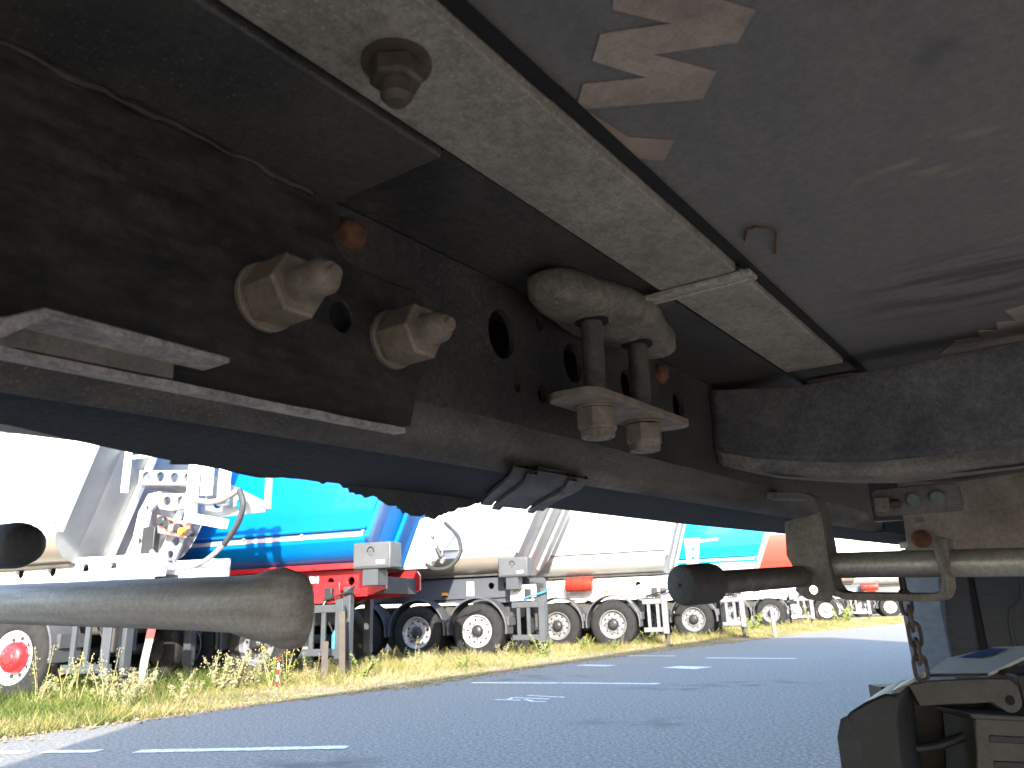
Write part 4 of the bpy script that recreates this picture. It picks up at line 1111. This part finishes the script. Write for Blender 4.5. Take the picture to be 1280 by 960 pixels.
tag(go, 'sunlit dry yellow green grass growing along the asphalt edge', 'grass', kind='stuff')

NG = 5200
sg = s_in + rng.random(NG) ** 1.6 * (cum[8] - s_in)
Pg = along(sg)
dg_ = rng.normal(.05, .22, NG)
rg = .006 + .018 * rng.random(NG) ** 3
octv = np.array([(1, 0, 0), (-1, 0, 0), (0, 1, 0), (0, -1, 0), (0, 0, .7), (0, 0, -.7)])
octf = [(0, 2, 4), (2, 1, 4), (1, 3, 4), (3, 0, 4), (2, 0, 5), (1, 2, 5), (3, 1, 5), (0, 3, 5)]
gv = (np.stack([Pg[:, 0] - .62 * dg_, Pg[:, 1] + .78 * dg_, np.clip(dg_, 0, 1) * .066 + rg * .4 + .004], 1)[:, None, :] + octv[None] * (rg[:, None] * (.7 + .6 * rng.random((NG, 6))))[:, :, None]).reshape(-1, 3)
gme = MB(); gme.v = [tuple(p) for p in gv]; gme.f = [tuple(6 * i + j for j in f_) for i in range(NG) for f_ in octf]
gob = link('gravel', gme.mesh('gravel', M['earth'], 20))
tag(gob, 'loose gravel and dry soil crumbs along the asphalt edge', 'gravel', kind='stuff')

# weeds: four kinds with their own stem, leaves and heads
def leaf(mb, p, d, L, wd):
    d = d.normalized()
    s_ = d.cross(Vector((random.uniform(-1, 1), random.uniform(-1, 1), random.uniform(-.2, 1)))).normalized()
    p = Vector(p)
    mb.add([p, p + d * L * .45 + s_ * wd, p + d * L + Vector((0, 0, -L * .18)), p + d * L * .45 - s_ * wd], [(0, 1, 2, 3)])
def weed_meshes(kind):
    st, lf, hd = MB(), MB(), MB()
    nst = {'bushy': 6, 'tall': 3, 'pale': 5, 'flower': 4}[kind]
    for i in range(nst):
        a = random.uniform(0, 6.28)
        hgt = {'bushy': .30, 'tall': .58, 'pale': .32, 'flower': .38}[kind] * random.uniform(.65, 1.1)
        sp = {'bushy': .16, 'tall': .10, 'pale': .15, 'flower': .13}[kind]
        base = Vector((random.uniform(-.03, .03), random.uniform(-.03, .03), -.02))
        tip = Vector((math.cos(a) * sp, math.sin(a) * sp, hgt))
        mid = base.lerp(tip, .5) + Vector((random.uniform(-.02, .02), random.uniform(-.02, .02), .02))
        pth = smooth_path([base, mid, tip], 4)
        st.tube(pth, [.006 - .0035 * k_ / len(pth) for k_ in range(len(pth))], 5)
        nl = {'bushy': 26, 'tall': 9, 'pale': 24, 'flower': 12}[kind]
        for k_ in range(nl):
            t_ = random.uniform(.06, .97)
            p = base.lerp(tip, t_) + Vector((random.uniform(-.012, .012), random.uniform(-.012, .012), 0))
            dd = Vector((random.uniform(-1, 1), random.uniform(-1, 1), random.uniform(.0, .8)))
            leaf(lf, p, dd, random.uniform(.035, .09) * (1.1 - .5 * t_), random.uniform(.007, .014))
        nh = {'bushy': 0, 'tall': 9, 'pale': 16, 'flower': 7}[kind]
        for k_ in range(nh):
            t_ = random.uniform(.72, 1.03) if kind != 'pale' else random.uniform(.35, 1.05)
            p = base.lerp(tip, t_) + Vector((random.gauss(0, .022), random.gauss(0, .022), random.gauss(0, .012)))
            r_ = random.uniform(.004, .009)
            hd.add([p + Vector(v_) * r_ for v_ in ((1, 0, 0), (-1, 0, 0), (0, 1, 0), (0, -1, 0), (0, 0, 1.3), (0, 0, -1))], [(0, 2, 4), (2, 1, 4), (1, 3, 4), (3, 0, 4), (2, 0, 5), (1, 2, 5), (3, 1, 5), (0, 3, 5)])
    out = [('stem', st.mesh('stem', M['stalk'], 80)), ('leaves', lf.mesh('leaves', M['leafpale' if kind == 'pale' else 'leaf'], 80))]
    if hd.v:
        out.append(('heads', hd.mesh('heads', M[{'tall': 'seed', 'pale': 'seed', 'flower': 'flower'}[kind]], 80)))
    return out
KL = {'bushy': 'bushy green leafy weed growing on the grass verge', 'tall': 'tall thin dry stalk with pale seed heads rising over the verge',
      'pale': 'pale cream weed clump with fluffy seed heads on the verge', 'flower': 'weed with small yellow flower heads on the verge'}
WV = {k_: [weed_meshes(k_) for _ in range(3)] for k_ in KL}
def weed(kind, x, y, sc):
    t = thing('weed', KL[kind], 'weed', (x, y, .045), random.uniform(0, 6.28), {'bushy': 'green weeds on the verge', 'tall': 'tall dry weeds on the verge', 'pale': 'pale weeds on the verge', 'flower': 'flowering weeds on the verge'}[kind])
    t.scale = (sc, sc, sc)
    for nm, me_ in random.choice(WV[kind]):
        wo = link(nm, me_, t)
        if nm != 'stem': wo['kind'] = 'stuff'
kinds = ['bushy', 'bushy', 'pale', 'tall', 'flower', 'pale']
for i in range(230):
    s_ = s_in + (random.random() ** 1.7) * (cum[10] - s_in)
    p = along(np.array([s_]))[0]
    dp_ = random.uniform(.55, 3.2) if i % 4 else random.uniform(2.0, 4.6)
    x, y = p[0] - .62 * dp_, p[1] + .78 * dp_
    weed(random.choice(kinds), x, y, random.uniform(.5, 1.0) * (.8 if y > 10.5 else 1) * (1 + max(0, y - 16) * .02))
for kind, x, y, sc in (('pale', -4.62, 9.0, 1.2), ('pale', -4.5, 9.15, 1.1), ('pale', -4.3, 9.3, 1.0), ('tall', -4.85, 8.9, 1.1), ('tall', -5.15, 8.7, 1.0), ('flower', -4.95, 8.75, 1.3), ('pale', -3.75, 10.0, 1.35), ('pale', -3.6, 10.1, 1.4), ('pale', -3.45, 10.3, 1.2), ('flower', -3.2, 10.4, 1.25), ('flower', -3.05, 10.45, 1.2), ('tall', -1.65, 12.4, .8), ('pale', -1.55, 12.5, .9), ('bushy', -2.15, 10.9, 1.2), ('pale', -.35, 14.6, .9), ('bushy', .35, 15.0, 1.4), ('pale', .45, 15.2, 1.0), ('bushy', 1.3, 16.8, 1.1), ('bushy', 2.9, 18.4, 1.2), ('flower', 3.3, 19.6, 1.1), ('bushy', 6.9, 24.6, 1.9), ('bushy', 7.3, 25.2, 2.2), ('flower', 10.5, 29.2, 1.8), ('bushy', 12.6, 31.5, 2.4), ('bushy', 13.0, 31.8, 2.4)):
    weed(kind, x, y, sc)
